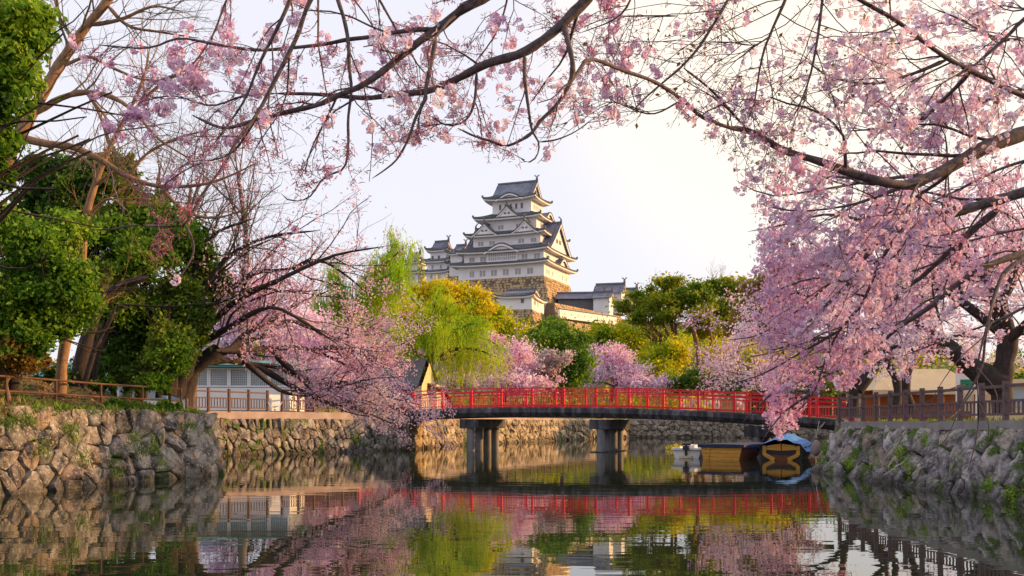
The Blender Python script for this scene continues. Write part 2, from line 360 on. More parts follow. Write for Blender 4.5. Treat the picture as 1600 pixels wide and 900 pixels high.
# ------------------------------------------------------------------ dry stone embankments
def clip_poly(poly, n, c):
    out = []
    for i in range(len(poly)):
        a, b = poly[i], poly[(i + 1) % len(poly)]
        da, db = a @ n - c, b @ n - c
        if da <= 0: out.append(a)
        if (da < 0 < db) or (db < 0 < da): out.append(a + (b - a) * (da / (da - db)))
    return out
def voronoi(sites, rect, Mx):
    q = sites @ Mx.T; base = [np.array(p) @ Mx.T for p in rect]; inv = np.linalg.inv(Mx); res = []
    for i in range(len(q)):
        d = ((q - q[i]) ** 2).sum(1); o = np.argsort(d)[1:16]; poly = base
        for j in o:
            n = q[j] - q[i]; poly = clip_poly(poly, n, n @ (q[i] + q[j]) / 2)
            if len(poly) < 3: break
        if len(poly) >= 3: res.append(np.array(poly) @ inv.T)
    return res
def stone_wall(name, label, bot, top, cell, lean, mat, rng, bulge=.10, sites=None, limit=300, coping=None, cap_mat=None, gap=0.0):
    bot = np.array(bot, float); top = np.array(top, float)
    seg = np.linalg.norm(np.diff(bot, axis=0), axis=1); cum = np.concatenate([[0], np.cumsum(seg)]); L = cum[-1]
    H = float(np.mean(np.linalg.norm(top - bot, axis=1))); org = bot[0].copy()
    t = thing(name, label, 'wall', org)
    def at(s, tt):
        b = np.stack([np.interp(s, cum, bot[:, k]) for k in range(3)], -1); tp = np.stack([np.interp(s, cum, top[:, k]) for k in range(3)], -1)
        return b + (tp - b) * (tt / H)[..., None]
    # backing
    mid = MB(); n = len(bot)
    inner = top - bot; inn = np.stack([inner[:, 0], inner[:, 1], 0 * inner[:, 2]], -1)
    nrm = []
    for k in range(n):
        tg = bot[min(k + 1, n - 1)] - bot[max(k - 1, 0)]; a = np.cross(tg, top[k] - bot[k]); a /= np.linalg.norm(a)
        nrm.append(a)
    nrm = np.array(nrm)
    bb = bot - nrm * .07; tb = top - nrm * .07
    mesh('earth_core', np.concatenate([bb, tb, tb + (0, 0, -2.8)]), [(k, k + 1, n + k + 1, n + k) for k in range(n - 1)], M['joint'], t, org)
    if sites is None:
        nx = max(2, int(L / cell[0])); ny = max(2, int(round(H / cell[1]))); pts = []
        for j in range(ny):
            for i in range(nx):
                pts.append(((i + .5 + .5 * (j % 2) + rng.uniform(-.38, .38)) * L / nx, (j + .5 + rng.uniform(-.33, .33)) * H / ny))
        sites = np.array(pts)
        keep = rng.random(len(sites)) > .10; sites = sites[keep]
    Mx = np.array([[1 / cell[0], lean], [0, 1 / cell[1]]])
    cells = voronoi(sites, [(0, 0), (L, 0), (L, H), (0, H)], Mx)
    cells.sort(key=lambda c: abs(c[:, 0].mean() - 0))
    extra_v, extra_f = [], []
    for ci, poly in enumerate(cells):
        c = poly.mean(0); sz = np.sqrt(abs(np.sum(poly[:, 0] * np.roll(poly[:, 1], -1) - poly[:, 1] * np.roll(poly[:, 0], -1)) / 2))
        if sz < .05: continue
        q = []
        for k in range(len(poly)):
            a, b = poly[k], poly[(k + 1) % len(poly)]
            q += [a * .86 + b * .14, a * .14 + b * .86]
            if np.linalg.norm(b - a) > sz * .5: q.insert(-1, (a + b) / 2 + rng.normal(0, .03 * sz, 2))
        q = np.array(q); q += rng.normal(0, .02 * sz, q.shape)
        c = q.mean(0); m_ = len(q); rel = q - c
        bu = bulge * (.45 + .8 * rng.random()) * min(1.4, sz / .45); tilt = rng.normal(0, .2, 2)
        rings = []
        for (sc, h) in ((.965 - gap, -.10), (.965 - gap, .12), (.905 - gap, .74), (.60, 1.0)):
            p2 = c + rel * sc; hh = np.full(m_, h if h < 0 else h * bu)
            if h > 0: hh = hh + (rel * sc) @ tilt * (1 if h > .5 else .6) + rng.normal(0, .035 * sz * (h > .1), m_)
            pos = at(p2[:, 0], p2[:, 1]); nr = np.stack([np.interp(p2[:, 0], cum, nrm[:, k]) for k in range(3)], -1)
            rings.append(pos + nr * hh[:, None])
        cp = at(np.array([c[0]]), np.array([c[1]])); nr = np.array([[np.interp(c[0], cum, nrm[:, k]) for k in range(3)]])
        V = np.concatenate(rings + [cp + nr * bu * 1.03]); Fc = []
        for r in range(3):
            for k in range(m_):
                k2 = (k + 1) % m_; Fc.append((r * m_ + k, r * m_ + k2, (r + 1) * m_ + k2, (r + 1) * m_ + k))
        for k in range(m_): Fc.append((3 * m_ + k, 3 * m_ + (k + 1) % m_, 4 * m_))
        if ci < limit:
            mesh('stone', V, Fc, mat, t, org, smooth=(ci % 3 == 0))
        else:
            b0 = sum(len(x) for x in extra_v); extra_v.append(V); extra_f += [tuple(b0 + i for i in f) for f in Fc]
    if extra_v: tag(mesh('stones', np.concatenate(extra_v), extra_f, mat, t, org, smooth=True), kind='stuff')
    if coping:
        w, h0, h1 = coping; mb = MB()
        for k in range(n - 1):
            a, b = top[k], top[k + 1]; tg = (b - a) / np.linalg.norm(b - a); per = np.array([-tg[1], tg[0], 0]);
            if per @ nrm[k] > 0: per = -per
            o0 = -per * .06
            pa, pb = a + per * w / 2 + o0, b + per * w / 2 + o0
            mb.beam(tuple(pa[:2]) + ((h0 + h1) / 2,), tuple(pb[:2]) + ((h0 + h1) / 2,), w, h1 - h0)
        o = mb.build('coping', cap_mat or M['curb'], t); o.matrix_parent_inverse = Matrix.Translation(-Vector(org))
    return t
rng = np.random.default_rng(7)
# near left wall: stones where the photograph has them
zs = [(50,130),(195,165),(268,165),(360,175),(450,160),(512,150),(565,180),(645,190),(728,190),(785,170),(862,195),(45,225),(135,245),(180,205),(275,265),(365,285),(440,235),(540,235),(650,272),(755,290),(800,240),(858,240),(945,225),(60,345),(185,340),(300,365),(485,320),(590,325),(705,350),(630,395),(822,325),(935,365),(110,425),(238,430),(350,440),(470,430),(565,430),(635,460),(580,380),(760,388),(760,448),(25,465),(150,480),(265,490),(405,485),(1035,445),(60,280),(700,455),(330,200),(690,165),(490,250),(410,330),(1000,300),(-60,180),(-70,330),(-60,440),(-170,200),(-180,350),(-160,450),(895,200)]
nb = [P(-330, 850, 15.0), P(-60, 783, 20.2), P(0, 775, 21.3), P(130, 762, 24.1), P(345, 742, 30.2)]
for p in nb: p[2] = -.32
nt_ = [np.array([x - .52 * 1, y + .16, 1.92]) for x, y, z in nb]
nt_[-1] = np.array([nb[-1][0] - .62, nb[-1][1] + .3, 1.90])
cumL = np.concatenate([[0], np.cumsum(np.linalg.norm(np.diff(np.array(nb), axis=0), axis=1))])
px_of = lambda s: 800 + F * np.interp(s, cumL, [p[0] for p in nb]) / np.interp(s, cumL, [p[1] for p in nb])
sgrid = np.linspace(0, cumL[-1], 500); pgrid = px_of(sgrid)
Hn = float(np.mean(np.linalg.norm(np.array(nt_) - np.array(nb), axis=1)))
sites = []
for zx, zy in zs:
    px, py = zx / 3, 600 + zy / 3
    s = np.interp(px, pgrid, sgrid); d = np.interp(s, cumL, [p[1] for p in nb])
    z = EYE + (HY - py) * d / F; sites.append((s, (z + .32) / (1.92 + .32) * Hn))
for k in range(18): sites.append((rng.uniform(0, np.interp(265, pgrid, sgrid)), rng.uniform(0, Hn)))
for k in range(14): sites.append((rng.uniform(0, np.interp(-90, pgrid, sgrid)), rng.uniform(0, Hn)))
stone_wall('stone_wall', 'near left moat wall of big rough stones below the pipe rail', nb, nt_, (1.0, .9), 0, M['stone_warm'], rng, .10, np.array(sites))
# its return wall running back into the recess, then the farther left wall under the brown fence
rb_ = [np.array([nb[-1][0], nb[-1][1], -.3]), np.array([-11.4, 38.5, -.3]), np.array([-14.35, 46.6, -.3])]
stone_wall('stone_wall', 'side of the near left moat wall, running back behind its corner slab', rb_, [p + np.array([-.5, .1, 2.15]) for p in rb_], (.8, .6), .2, M['stone_warm'], rng)
lw = [np.array([-14.3, 46.8, -.3]), np.array([-10.6, 52.2, -.3]), np.array([-6.0, 58.8, -.3])]
stone_wall('stone_wall', 'left moat wall of narrow tan stones under the brown fence', lw, [p + np.array([-.22, .36, 2.12]) for p in lw], (.44, .58), .35, M['stone_warm'], rng, .09, coping=(.45, 1.78, 2.16))
aw = [np.array([-6.0, 58.8, -.3]), np.array([-4.4, 69, -.3]), np.array([0.6, 82, -.3]), np.array([6.2, 96, -.3]), np.array([13, 110, -.3])]
stone_wall('stone_wall', 'sandy coloured moat wall seen beneath the red bridge', aw, [p + np.array([-.35, .12, 2.2]) for p in aw], (.55, .62), .6, M['stone_far'], rng, .09, coping=(.5, 1.86, 2.05))
fw = [np.array([13, 110, -.3]), np.array([28, 110.2, -.3]), np.array([46, 110, -.3])]
stone_wall('stone_wall', 'far end wall of rounded grey stones closing the moat', fw, [p + np.array([0, .5, 2.2]) for p in fw], (.62, .52), .1, M['stone_end'], rng, .09, coping=(.5, 1.88, 2.05))
rw = [np.array([10.0, 33.4, -.3]), np.array([9.7, 31.7, -.3]), np.array([9.7, 24, -.3]), np.array([9.7, 18, -.3]), np.array([9.6, 9, -.3])]
rt = [np.array([11.15, 33.7, 1.42]), np.array([10.85, 32.4, 1.42]), np.array([10.75, 24, 1.42]), np.array([10.75, 18, 1.42]), np.array([10.7, 9, 1.42])]
stone_wall('stone_wall', 'mossy right moat wall of slanting grey stones below the fence', rw, rt, (.46, .66), .75, M['stone_grey'], rng, .11, gap=.035, coping=(.5, 1.40, 1.62), cap_mat=M['concrete'])
rw2 = [np.array([17.0, 48.6, -.3]), np.array([10.3, 33.6, -.3])]
stone_wall('stone_wall', 'right moat wall behind the moored boats', rw2, [p + np.array([.7, -.3, 1.9]) for p in rw2], (.6, .6), .4, M['stone_grey'], rng)

# ------------------------------------------------------------------ grass and plants in the walls
def scatter(pts, tv, tf, rng, smin, smax, up=None, tilt=1.0, upv=None):
    """place template tv (k,3) with faces tf (m,3|4) at pts with random turns; returns V, Fc"""
    n = len(pts); k = len(tv)
    q = rng.normal(size=(n, 4)); q /= np.linalg.norm(q, axis=1)[:, None]
    if up is not None:   # upright-ish: rotation about z plus small tilt
        a = rng.uniform(0, 2 * np.pi, n); ta = rng.normal(0, tilt, n); tb = rng.normal(0, tilt, n)
        q = np.stack([np.cos(a / 2), .5 * ta, .5 * tb, np.sin(a / 2)], -1); q /= np.linalg.norm(q, axis=1)[:, None]
    w, x, y, z = q.T
    Rm = np.stack([1 - 2 * (y * y + z * z), 2 * (x * y - z * w), 2 * (x * z + y * w),
                   2 * (x * y + z * w), 1 - 2 * (x * x + z * z), 2 * (y * z - x * w),
                   2 * (x * z - y * w), 2 * (y * z + x * w), 1 - 2 * (x * x + y * y)], -1).reshape(n, 3, 3)
    s = rng.uniform(smin, smax, n)[:, None, None]
    V = np.einsum('nij,kj->nki', Rm, tv) * s + pts[:, None, :]
    Fc = tf[None] + (np.arange(n) * k)[:, None, None]
    return V.reshape(-1, 3), Fc.reshape(-1, tf.shape[1])
LEAF_V = np.array([(0, -.5, 0), (.28, 0, .06), (0, .5, 0), (-.28, 0, .06)]); LEAF_F = np.array([(0, 1, 2, 3)])
BLADE_V = np.array([(-.06, 0, 0), (.06, 0, 0), (.10, .12, .6), (0, .38, 1.0)]); BLADE_F = np.array([(0, 1, 2, 3)])

def tuft(pos, r, n, size, m, name, label, cat='plant', group=None, flat=.6):
    a = rng.normal(size=(n, 3)) * (r, r, r * flat); a[:, 2] = np.abs(a[:, 2])
    V, Fc = scatter(pos + a, LEAF_V, LEAF_F, rng, size * .6, size * 1.3)
    return a, V, Fc
# ground cover on the slope: grass blades and fallen leaves
n = 26000
u = rng.random(n) ** 1.3 * .62; v = rng.uniform(16, 38, n); gx, gy = slope_xy(u, v); pts = np.stack([gx, gy, slope_z(gx, gy)], -1)
gm = (np.sin(gx * 1.7 + 1) + np.sin(gy * 1.1 + gx * .6) + rng.normal(0, .6, n)) > .45
V, Fc = scatter(pts[gm], BLADE_V, BLADE_F, rng, .07, .24, up=1, tilt=.35)
tag(mesh('grass', V, Fc, M['grass']), 'long green grass growing on the slope behind the near left wall', 'grass', kind='stuff')
V, Fc = scatter(pts[~gm] + (0, 0, .03), LEAF_V, LEAF_F, rng, .05, .13)
tag(mesh('fallen_leaves', V, Fc, M['dry_leaf']), 'brown fallen leaves littering the slope under the left trees', 'leaves', kind='stuff')
n = 5000
gy_ = rng.uniform(18, 48, n); pts = np.stack([np.interp(gy_, [32, 48.4], [11.6, 17.9]) + rng.random(n) * 8, gy_, np.full(n, RB)], -1)
V, Fc = scatter(pts, BLADE_V, BLADE_F, rng, .08, .22, up=1, tilt=.35)
tag(mesh('grass', V, Fc, M['grass']), 'short grass on the right bank behind the fence', 'grass', kind='stuff')

def shrub(px, py, d, rx, ry, n, size, mat, name, label, group=None):
    c = P(px, py, d); k = d / F; base = c - (0, 0, ry * k)
    t = thing(name, label, 'plant', base, group=group)
    nc = 14; cc = c + rng.normal(size=(nc, 3)) * (rx * k * .42, rx * k * .35, ry * k * .38)
    idx = rng.integers(0, nc, n); o = rng.normal(size=(n, 3)); o /= np.linalg.norm(o, axis=1)[:, None]
    pts = cc[idx] + o * (rng.uniform(.6, 1, n) * .38 * min(rx, ry * 1.4) * k)[:, None]
    V, Fc = scatter(pts, LEAF_V, LEAF_F, rng, size * .6, size * 1.3); tag(mesh('foliage', V, Fc, mat, t, base), kind='stuff')
    mb = MB()
    for q in range(6):
        e = cc[q]; mb.cyl((0, 0, -.05), tuple(e - base), .012 + .004 * d / 20, .004, 5)
    mb.build('stem', M['bark_dark'], t)
    return t
shrub(262, 635, 29.6, 30, 11, 3200, .10, M['leaf_bright'], 'shrub', 'low bright green bush spilling over the wall top at the end of the pipe rail')
shrub(190, 632, 27.6, 22, 9, 1800, .10, M['leaf_bright'], 'shrub', 'small green weed clump on the wall top left of the bright bush')
shrub(160, 600, 30, 30, 12, 1500, .12, M['leaf_mid'], 'shrub', 'dark green undergrowth at the foot of the thick leaning trunk')
wall_plants = [(38,657,21.9),(10,665,21.6),(112,688,23.3),(125,718,23.6),(205,690,25.4),(218,708,25.9),(236,702,26.2),(180,740,25.2),(372,700,46.2),(105,672,23.2),(60,705,22.6),(290,668,28.4)]
pts = np.concatenate([P(px, py, d) + (.12, -.1, 0) + rng.normal(size=(70, 3)) * (.09, .08, .09) for px, py, d in wall_plants])
V, Fc = scatter(pts, BLADE_V, BLADE_F, rng, .08, .20, up=1, tilt=.6)
tag(mesh('weeds', V, Fc, M['grass']), 'green weeds growing from the joints of the left moat walls', 'weeds', kind='stuff')
rp = [(1474,712),(1404,708),(1395,742),(1300,735),(1498,730),(1330,725),(1578,775),(1366,730),(1445,690),(1290,700),(1545,760),(1420,735)]
pl = []
for px, py in rp:
    for _ in range(3):      # settle the clump on the sloping face
        d = 1555 * 10.1 / (px - 800); z = EYE + (HY - py) * d / F; X = 9.7 + 1.05 * (z + .3) / 1.72 - .12; d = X * F / (px - 800)
    pl.append(np.array([X, d, z]) + rng.normal(size=(260, 3)) * (.05, .17, .13))
V, Fc = scatter(np.concatenate(pl), LEAF_V, LEAF_F, rng, .03, .08)
tag(mesh('moss', V, Fc, M['leaf_bright']), 'bright green moss hanging on the slanting stones of the right wall', 'moss', kind='stuff')

# ------------------------------------------------------------------ red bridge
U = np.array([.923, -.385, 0]); U /= np.linalg.norm(U); N = np.array([.385, .923, 0]); N /= np.linalg.norm(N)
B0 = np.array([-3.3, 57.2, 0]); BW = 4.0
def deckz(s): return 2.52 - .00248 * (s - 4) ** 2
def bp(s, w, z): return tuple(B0 + U * s + N * w + np.array([0, 0, deckz(s) + z]))
S0, S1 = -6.5, 21.6
br = thing('red_bridge', 'arched footbridge with red railings crossing the moat on concrete piers', 'bridge')
ss = np.linspace(S0 - .4, S1 + .6, 36)
prof = [(-.05, -.04), (-.16, -.12), (-.20, -.34), (-.05, -.56), (.5, -.60), (BW - .5, -.60), (BW + .05, -.56), (BW + .20, -.34), (BW + .16, -.12), (BW + .05, -.04)]
V = []; Fc = []; k_ = len(prof)
for s in ss:
    for (w, z) in prof: V.append(bp(s, w, z))
for a in range(len(ss) - 1):
    for b in range(k_):
        b2 = (b + 1) % k_; Fc.append((a * k_ + b, a * k_ + b2, (a + 1) * k_ + b2, (a + 1) * k_ + b))
Fc.append(tuple(range(k_))); Fc.append(tuple(range((len(ss) - 1) * k_, len(ss) * k_))[::-1])
mesh('girder', V, Fc, M['girder'], br)
def curve_rail(parent, name, w, z, th, hh, m):
    V = []; Fc = []
    for s in ss[1:-1]:
        for (a, b) in ((-th, -hh), (th, -hh), (th, hh), (-th, hh)): V.append(bp(s, w + a, z + b))
    n = len(ss) - 2
    for a in range(n - 1):
        for b in range(4):
            b2 = (b + 1) % 4; Fc.append((a * 4 + b, a * 4 + b2, (a + 1) * 4 + b2, (a + 1) * 4 + b))
    Fc += [(0, 3, 2, 1), tuple(range(4 * n - 4, 4 * n))]
    return mesh(name, V, Fc, m, parent)
pm = MB().box((-.055, -.055, -.05), (.055, .055, 1.04)).build('post', M['red']); post_me = pm.data; bpy.data.objects.remove(pm)
bm_ = MB().box((-.010, -.010, .06), (.010, .010, .60)).build('baluster', M['red']); bal_me = bm_.data; bpy.data.objects.remove(bm_)
brz = math.atan2(U[1], U[0])
for side, w in enumerate((.08, BW - .08)):
    rl = bpy.data.objects.new('railing', None); link(rl, br); rl['label'] = ('near side red railing of the bridge', 'far side red railing of the bridge')[side]
    curve_rail(rl, 'handrail', w, 1.02, .05, .03, M['red']); curve_rail(rl, 'rail', w, .80, .028, .032, M['red'])
    curve_rail(rl, 'rail', w, .62, .022, .02, M['red']); curve_rail(rl, 'rail', w, .06, .03, .035, M['red'])
    s = S0 + .1; np_ = 0
    sp = (S1 - S0 - .2) / 15
    while s < S1: inst('post', post_me, bp(s, w, 0), rl, brz); s += sp
    s = S0 + .3; allb = []
    while s < S1 - .1:
        if side == 0: inst('baluster', bal_me, bp(s, w, 0), rl, brz)
        else: allb.append(s)
        s += .152
    if allb:
        mb = MB()
        for s in allb: p = Vector(bp(s, w, 0)); mb.beam(p + Vector((0, 0, .06)), p + Vector((0, 0, .6)), .024, .024)
        tag(mb.build('balusters', M['red'], rl), kind='stuff')
# sloping wing rails at the left end
for s in (.9, 8.7, 17.0, 21.3):
    pr = bpy.data.objects.new('pier', None); link(pr, br)
    z0 = deckz(s) - .68
    cb = MB()
    a = B0 + U * s + N * .0; b = B0 + U * s + N * (BW - .0)
    cb.beam((a[0], a[1], z0 - .27), (b[0], b[1], z0 - .27), 1.15, .54); cb.build('cap_beam', M['girder'], pr)
    for j in range(4):
        c = B0 + U * s + N * (.25 + j * (BW - .5) / 3)
        MB().cyl((c[0], c[1], -.8), (c[0], c[1], z0 - .5), .235, n=16).build('column', M['pier'], pr, smooth=False)
    a = B0 + U * s - N * .15; b = B0 + U * s + N * (BW + .15)
    if s > 5: MB().beam((a[0], a[1], -.1), (b[0], b[1], -.1), 1.0, .28).build('footing', M['girder'], pr)
# stone abutments
for s, lab in ((S0 - .9, 'left'), (S1 + .9, 'right')):
    a = B0 + U * s; mb = MB(); mb.beam(tuple(a - N * .1) [:2] + (deckz(s) / 2 - .75,), tuple((a + N * (BW + .1)))[:2] + (deckz(s) / 2 - .75,), 2.2, deckz(s) + .7)
    mb.build('abutment', M['stone_far'], br)

# ------------------------------------------------------------------ post and rail fences
def fence(label, path, spacing, H, rails, post_w, nb_, m, cat='fence', gap=None, group=None):
    path = np.array(path, float); org = path[0]
    t = thing('wooden_fence', label, cat, org)
    seg = np.linalg.norm(np.diff(path, axis=0), axis=1); cum = np.concatenate([[0], np.cumsum(seg)]); L = cum[-1]
    n = max(2, int(round(L / spacing))); s = np.linspace(0, L, n + 1)
    pts = np.stack([np.interp(s, cum, path[:, k]) for k in range(3)], -1) - org
    h = post_w / 2
    o = MB().box((-h, -h, -.05), (h, h, H)).build('post', m); pme = o.data; bpy.data.objects.remove(o)
    zb, zm = rails[-1], rails[1]
    o = MB().box((-.018, -.018, zb), (.018, .018, zm)).build('baluster', m); bme = o.data; bpy.data.objects.remove(o)
    for k, p in enumerate(pts):
        q = pts[min(k + 1, n)] - pts[max(k - 1, 0)]; rz = math.atan2(q[1], q[0])
        inst('post', pme, p, t, rz)
        if k < n:
            a, b = pts[k], pts[k + 1]; rz = math.atan2((b - a)[1], (b - a)[0]); Lk = np.linalg.norm(b - a)
            dr = (b - a) / Lk
            for i, z in enumerate(rails):
                hh = .07 if i == 0 else .055
                mb = MB(); mb.beam(tuple(a + dr * h + (0, 0, z)), tuple(b - dr * h + (0, 0, z)), .05, hh); mb.build('rail', m, t)
            for j in range(nb_): inst('baluster', bme, a + (b - a) * ((j + 1) / (nb_ + 1)), t, rz)
    return t
pz = lambda p, z: np.array([p[0], p[1], z])
a, b = P(292, 640, 46.0), P(418, 640, 50.5); fence('brown wooden fence left of the gap on the left moat wall', [pz(a, 2.16), pz(b, 2.16)], 1.3, 1.08, (.93, .62, .16), .11, 6, M['brown'])
a, b = P(441, 640, 51.4), P(556, 640, 57.9); fence('brown wooden fence between the gap and the red bridge', [pz(a, 2.16), pz(b, 2.16)], 1.3, 1.08, (.93, .62, .16), .11, 6, M['brown'])
a, b = P(1312, 640, 33.4), np.array([10.98, 16.5, 0]); fence('grey brown wooden fence along the right moat wall', [pz(a, 1.62), np.array([10.98, 31.6, 1.62]), pz(b, 1.62)], 1.16, .88, (.77, .44, .14), .105, 5, M['brown_r'])
# fences beyond the bridge, on the sandy wall
fence('thin brown fence on the sandy wall beyond the bridge', [np.array([-4.9, 69.5, 2.05]), np.array([5.6, 96.5, 2.05]), np.array([12.6, 110.8, 2.05])], 1.8, 1.05, (.95, .6, .15), .09, 5, M['brown'])
fence('brown fence along the far end wall of the moat', [np.array([13.2, 110.8, 2.05]), np.array([40, 110.8, 2.05])], 1.9, 1.05, (.95, .6, .15), .09, 5, M['brown'])
# pipe rail on the slope
pr = [P(-60, 583, 23.4), P(10, 588, 25.0), P(88, 594, 26.6), P(158, 600, 28.2), P(223, 604, 29.6), P(283, 608, 30.9)]
t = thing('pipe_rail', 'rusty brown two rail pipe fence on the slope above the near left wall', 'railing', pr[0])
mb = MB()
for k in range(5):
    for dz in (0, -.37):
        MB().cyl(tuple(pr[k] - pr[0] + (0, 0, dz)), tuple(pr[k + 1] - pr[0] + (0, 0, dz)), .03, n=6).build('rail', M['rust'], t)
for k in range(6): MB().cyl(tuple(pr[k] - pr[0] + (0, 0, .02)), tuple(pr[k] - pr[0] + (0, 0, -.85)), .032, n=6).build('post', M['rust'], t)
for k in (1, 3, 5): MB().cyl(tuple(pr[k] - pr[0] + (0, 0, -.3)), tuple(pr[k] - pr[0] + (.25, -.35, -.95)), .026, n=6).build('brace', M['rust'], t)
# ------------------------------------------------------------------ castle
def ring(rect, inset, z, lift, n=10, p=4):
    x0, x1, y0, y1 = rect; x0 += inset; x1 -= inset; y0 += inset; y1 -= inset
    c = [(x0, y0), (x1, y0), (x1, y1), (x0, y1)]; out = []
    for k in range(4):
        a, b = c[k], c[(k + 1) % 4]
        for t in np.linspace(0, 1, n, endpoint=False):
            out.append((a[0] + (b[0] - a[0]) * t, a[1] + (b[1] - a[1]) * t, z + lift * abs(2 * t - 1) ** p))
    return out
def ring_mesh(name, rings, m, parent, cap=False, smooth=False):
    n = len(rings[0]); V = [p for r in rings for p in r]; Fc = []
    for a in range(len(rings) - 1):
        for b in range(n):
            b2 = (b + 1) % n; Fc.append((a * n + b, a * n + b2, (a + 1) * n + b2, (a + 1) * n + b))
    if cap: Fc.append(tuple(range((len(rings) - 1) * n, len(rings) * n)))
    return mesh(name, V, Fc, m, parent, smooth=smooth)
def lerp_rect(a, b, f): return tuple(p + (q - p) * f for p, q in zip(a, b))
def grow_rect(r, o): return (r[0] - o, r[1] + o, r[2] - o, r[3] + o)
def skirt(parent, outer, inner, ze, zi, wall, lift=.9, th=.28, band=.5, cap=False, ribs=True, curve=1.25):
    """tiled hip roof between two rectangles with upturned corners, white eaves under it"""
    rings = []
    for f in (0, .2, .4, .6, .8, 1):
        r = lerp_rect(outer, inner, f); rings.append(ring(r, 0, ze + (zi - ze) * f ** curve, lift * (1 - f) ** 2))
    o = ring_mesh('roof', rings, M['tile'], parent, cap)
    e0 = ring(outer, 0, ze, lift); e1 = ring(outer, 0, ze - th, lift)
    ring_mesh('tile_edge', [e0, e1, ring(outer, .25, ze - th, lift)], M['tile_edge'], o)
    wi = min(wall[0] - outer[0], wall[2] - outer[2]) + .05
    ring_mesh('eave', [ring(outer, .2, ze - th - .01, lift), ring(outer, .28, ze - th - band, lift), ring(outer, .75, ze - th - band - .05, lift * .8), ring(outer, wi, ze - th - band * .6, 0)], M['plaster'], o)
    if ribs:
        mb = MB(); rise = lambda f: ze + (zi - ze) * f ** curve
        def p_at(side, t, f):
            r = lerp_rect(outer, inner, f); z = rise(f) + lift * abs(2 * t - 1) ** 4 * (1 - f) ** 2 + .05
            c = [(r[0], r[2]), (r[1], r[2]), (r[1], r[3]), (r[0], r[3])]; a, b = c[side], c[(side + 1) % 4]
            return (a[0] + (b[0] - a[0]) * t, a[1] + (b[1] - a[1]) * t, z)
        for side in (0, 1, 3):
            Lr = (outer[1] - outer[0]) if side in (0, 2) else (outer[3] - outer[2]); n = max(4, int(Lr / .75))
            for k in range(1, n):
                t = k / n
                for f0, f1 in ((0, .5), (.5, 1)): mb.beam(p_at(side, t, f0), p_at(side, t, f1), .24, .16)
        tag(mb.build('tile_rows', M['tile_ridge'], o), kind='stuff')
    for k, (ex, ey) in enumerate(((0, 2), (1, 2), (1, 3), (0, 3))):
        prev = None; mb = MB()
        for f in (0, .25, .5, .75, 1):
            r = lerp_rect(outer, inner, f); p = (r[ex], r[ey], ze + (zi - ze) * f ** curve + lift * (1 - f) ** 2 + .15)
            if prev: mb.beam(prev, p, .45, .42)
            prev = p
        p0 = (outer[ex], outer[ey], ze + lift + .1); mb.box((p0[0] - .28, p0[1] - .28, p0[2]), (p0[0] + .28, p0[1] + .28, p0[2] + .75))
        mb.build('hip_ridge', M['tile_ridge'], o)
    return o
def frame(c, ang):
    ca, sa = math.cos(ang), math.sin(ang)
    # local (a = sideways, o = outwards, z) -> parent
    return lambda a, o, z: (c[0] + a * ca + o * sa, c[1] + a * sa - o * ca, c[2] + z)
def shachi(mb, q, f):
    """curled fish ornament on a ridge end"""
    pts = [(0, 0, 0), (0, .15, .6), (0, -.05, 1.15), (0, -.45, 1.5), (0, -.35, 2.0)]
    pts = [f(q[0] + a, q[1] + o * 1.0, q[2] + z) for a, o, z in pts]
    rs = (.42, .36, .26, .16, .10)
    for k in range(4): mb.cyl(pts[k], pts[k + 1], rs[k], rs[k + 1], 6)
    mb.beam(pts[3], f(q[0], q[1] - 1.0, q[2] + 1.9), .12, .3)
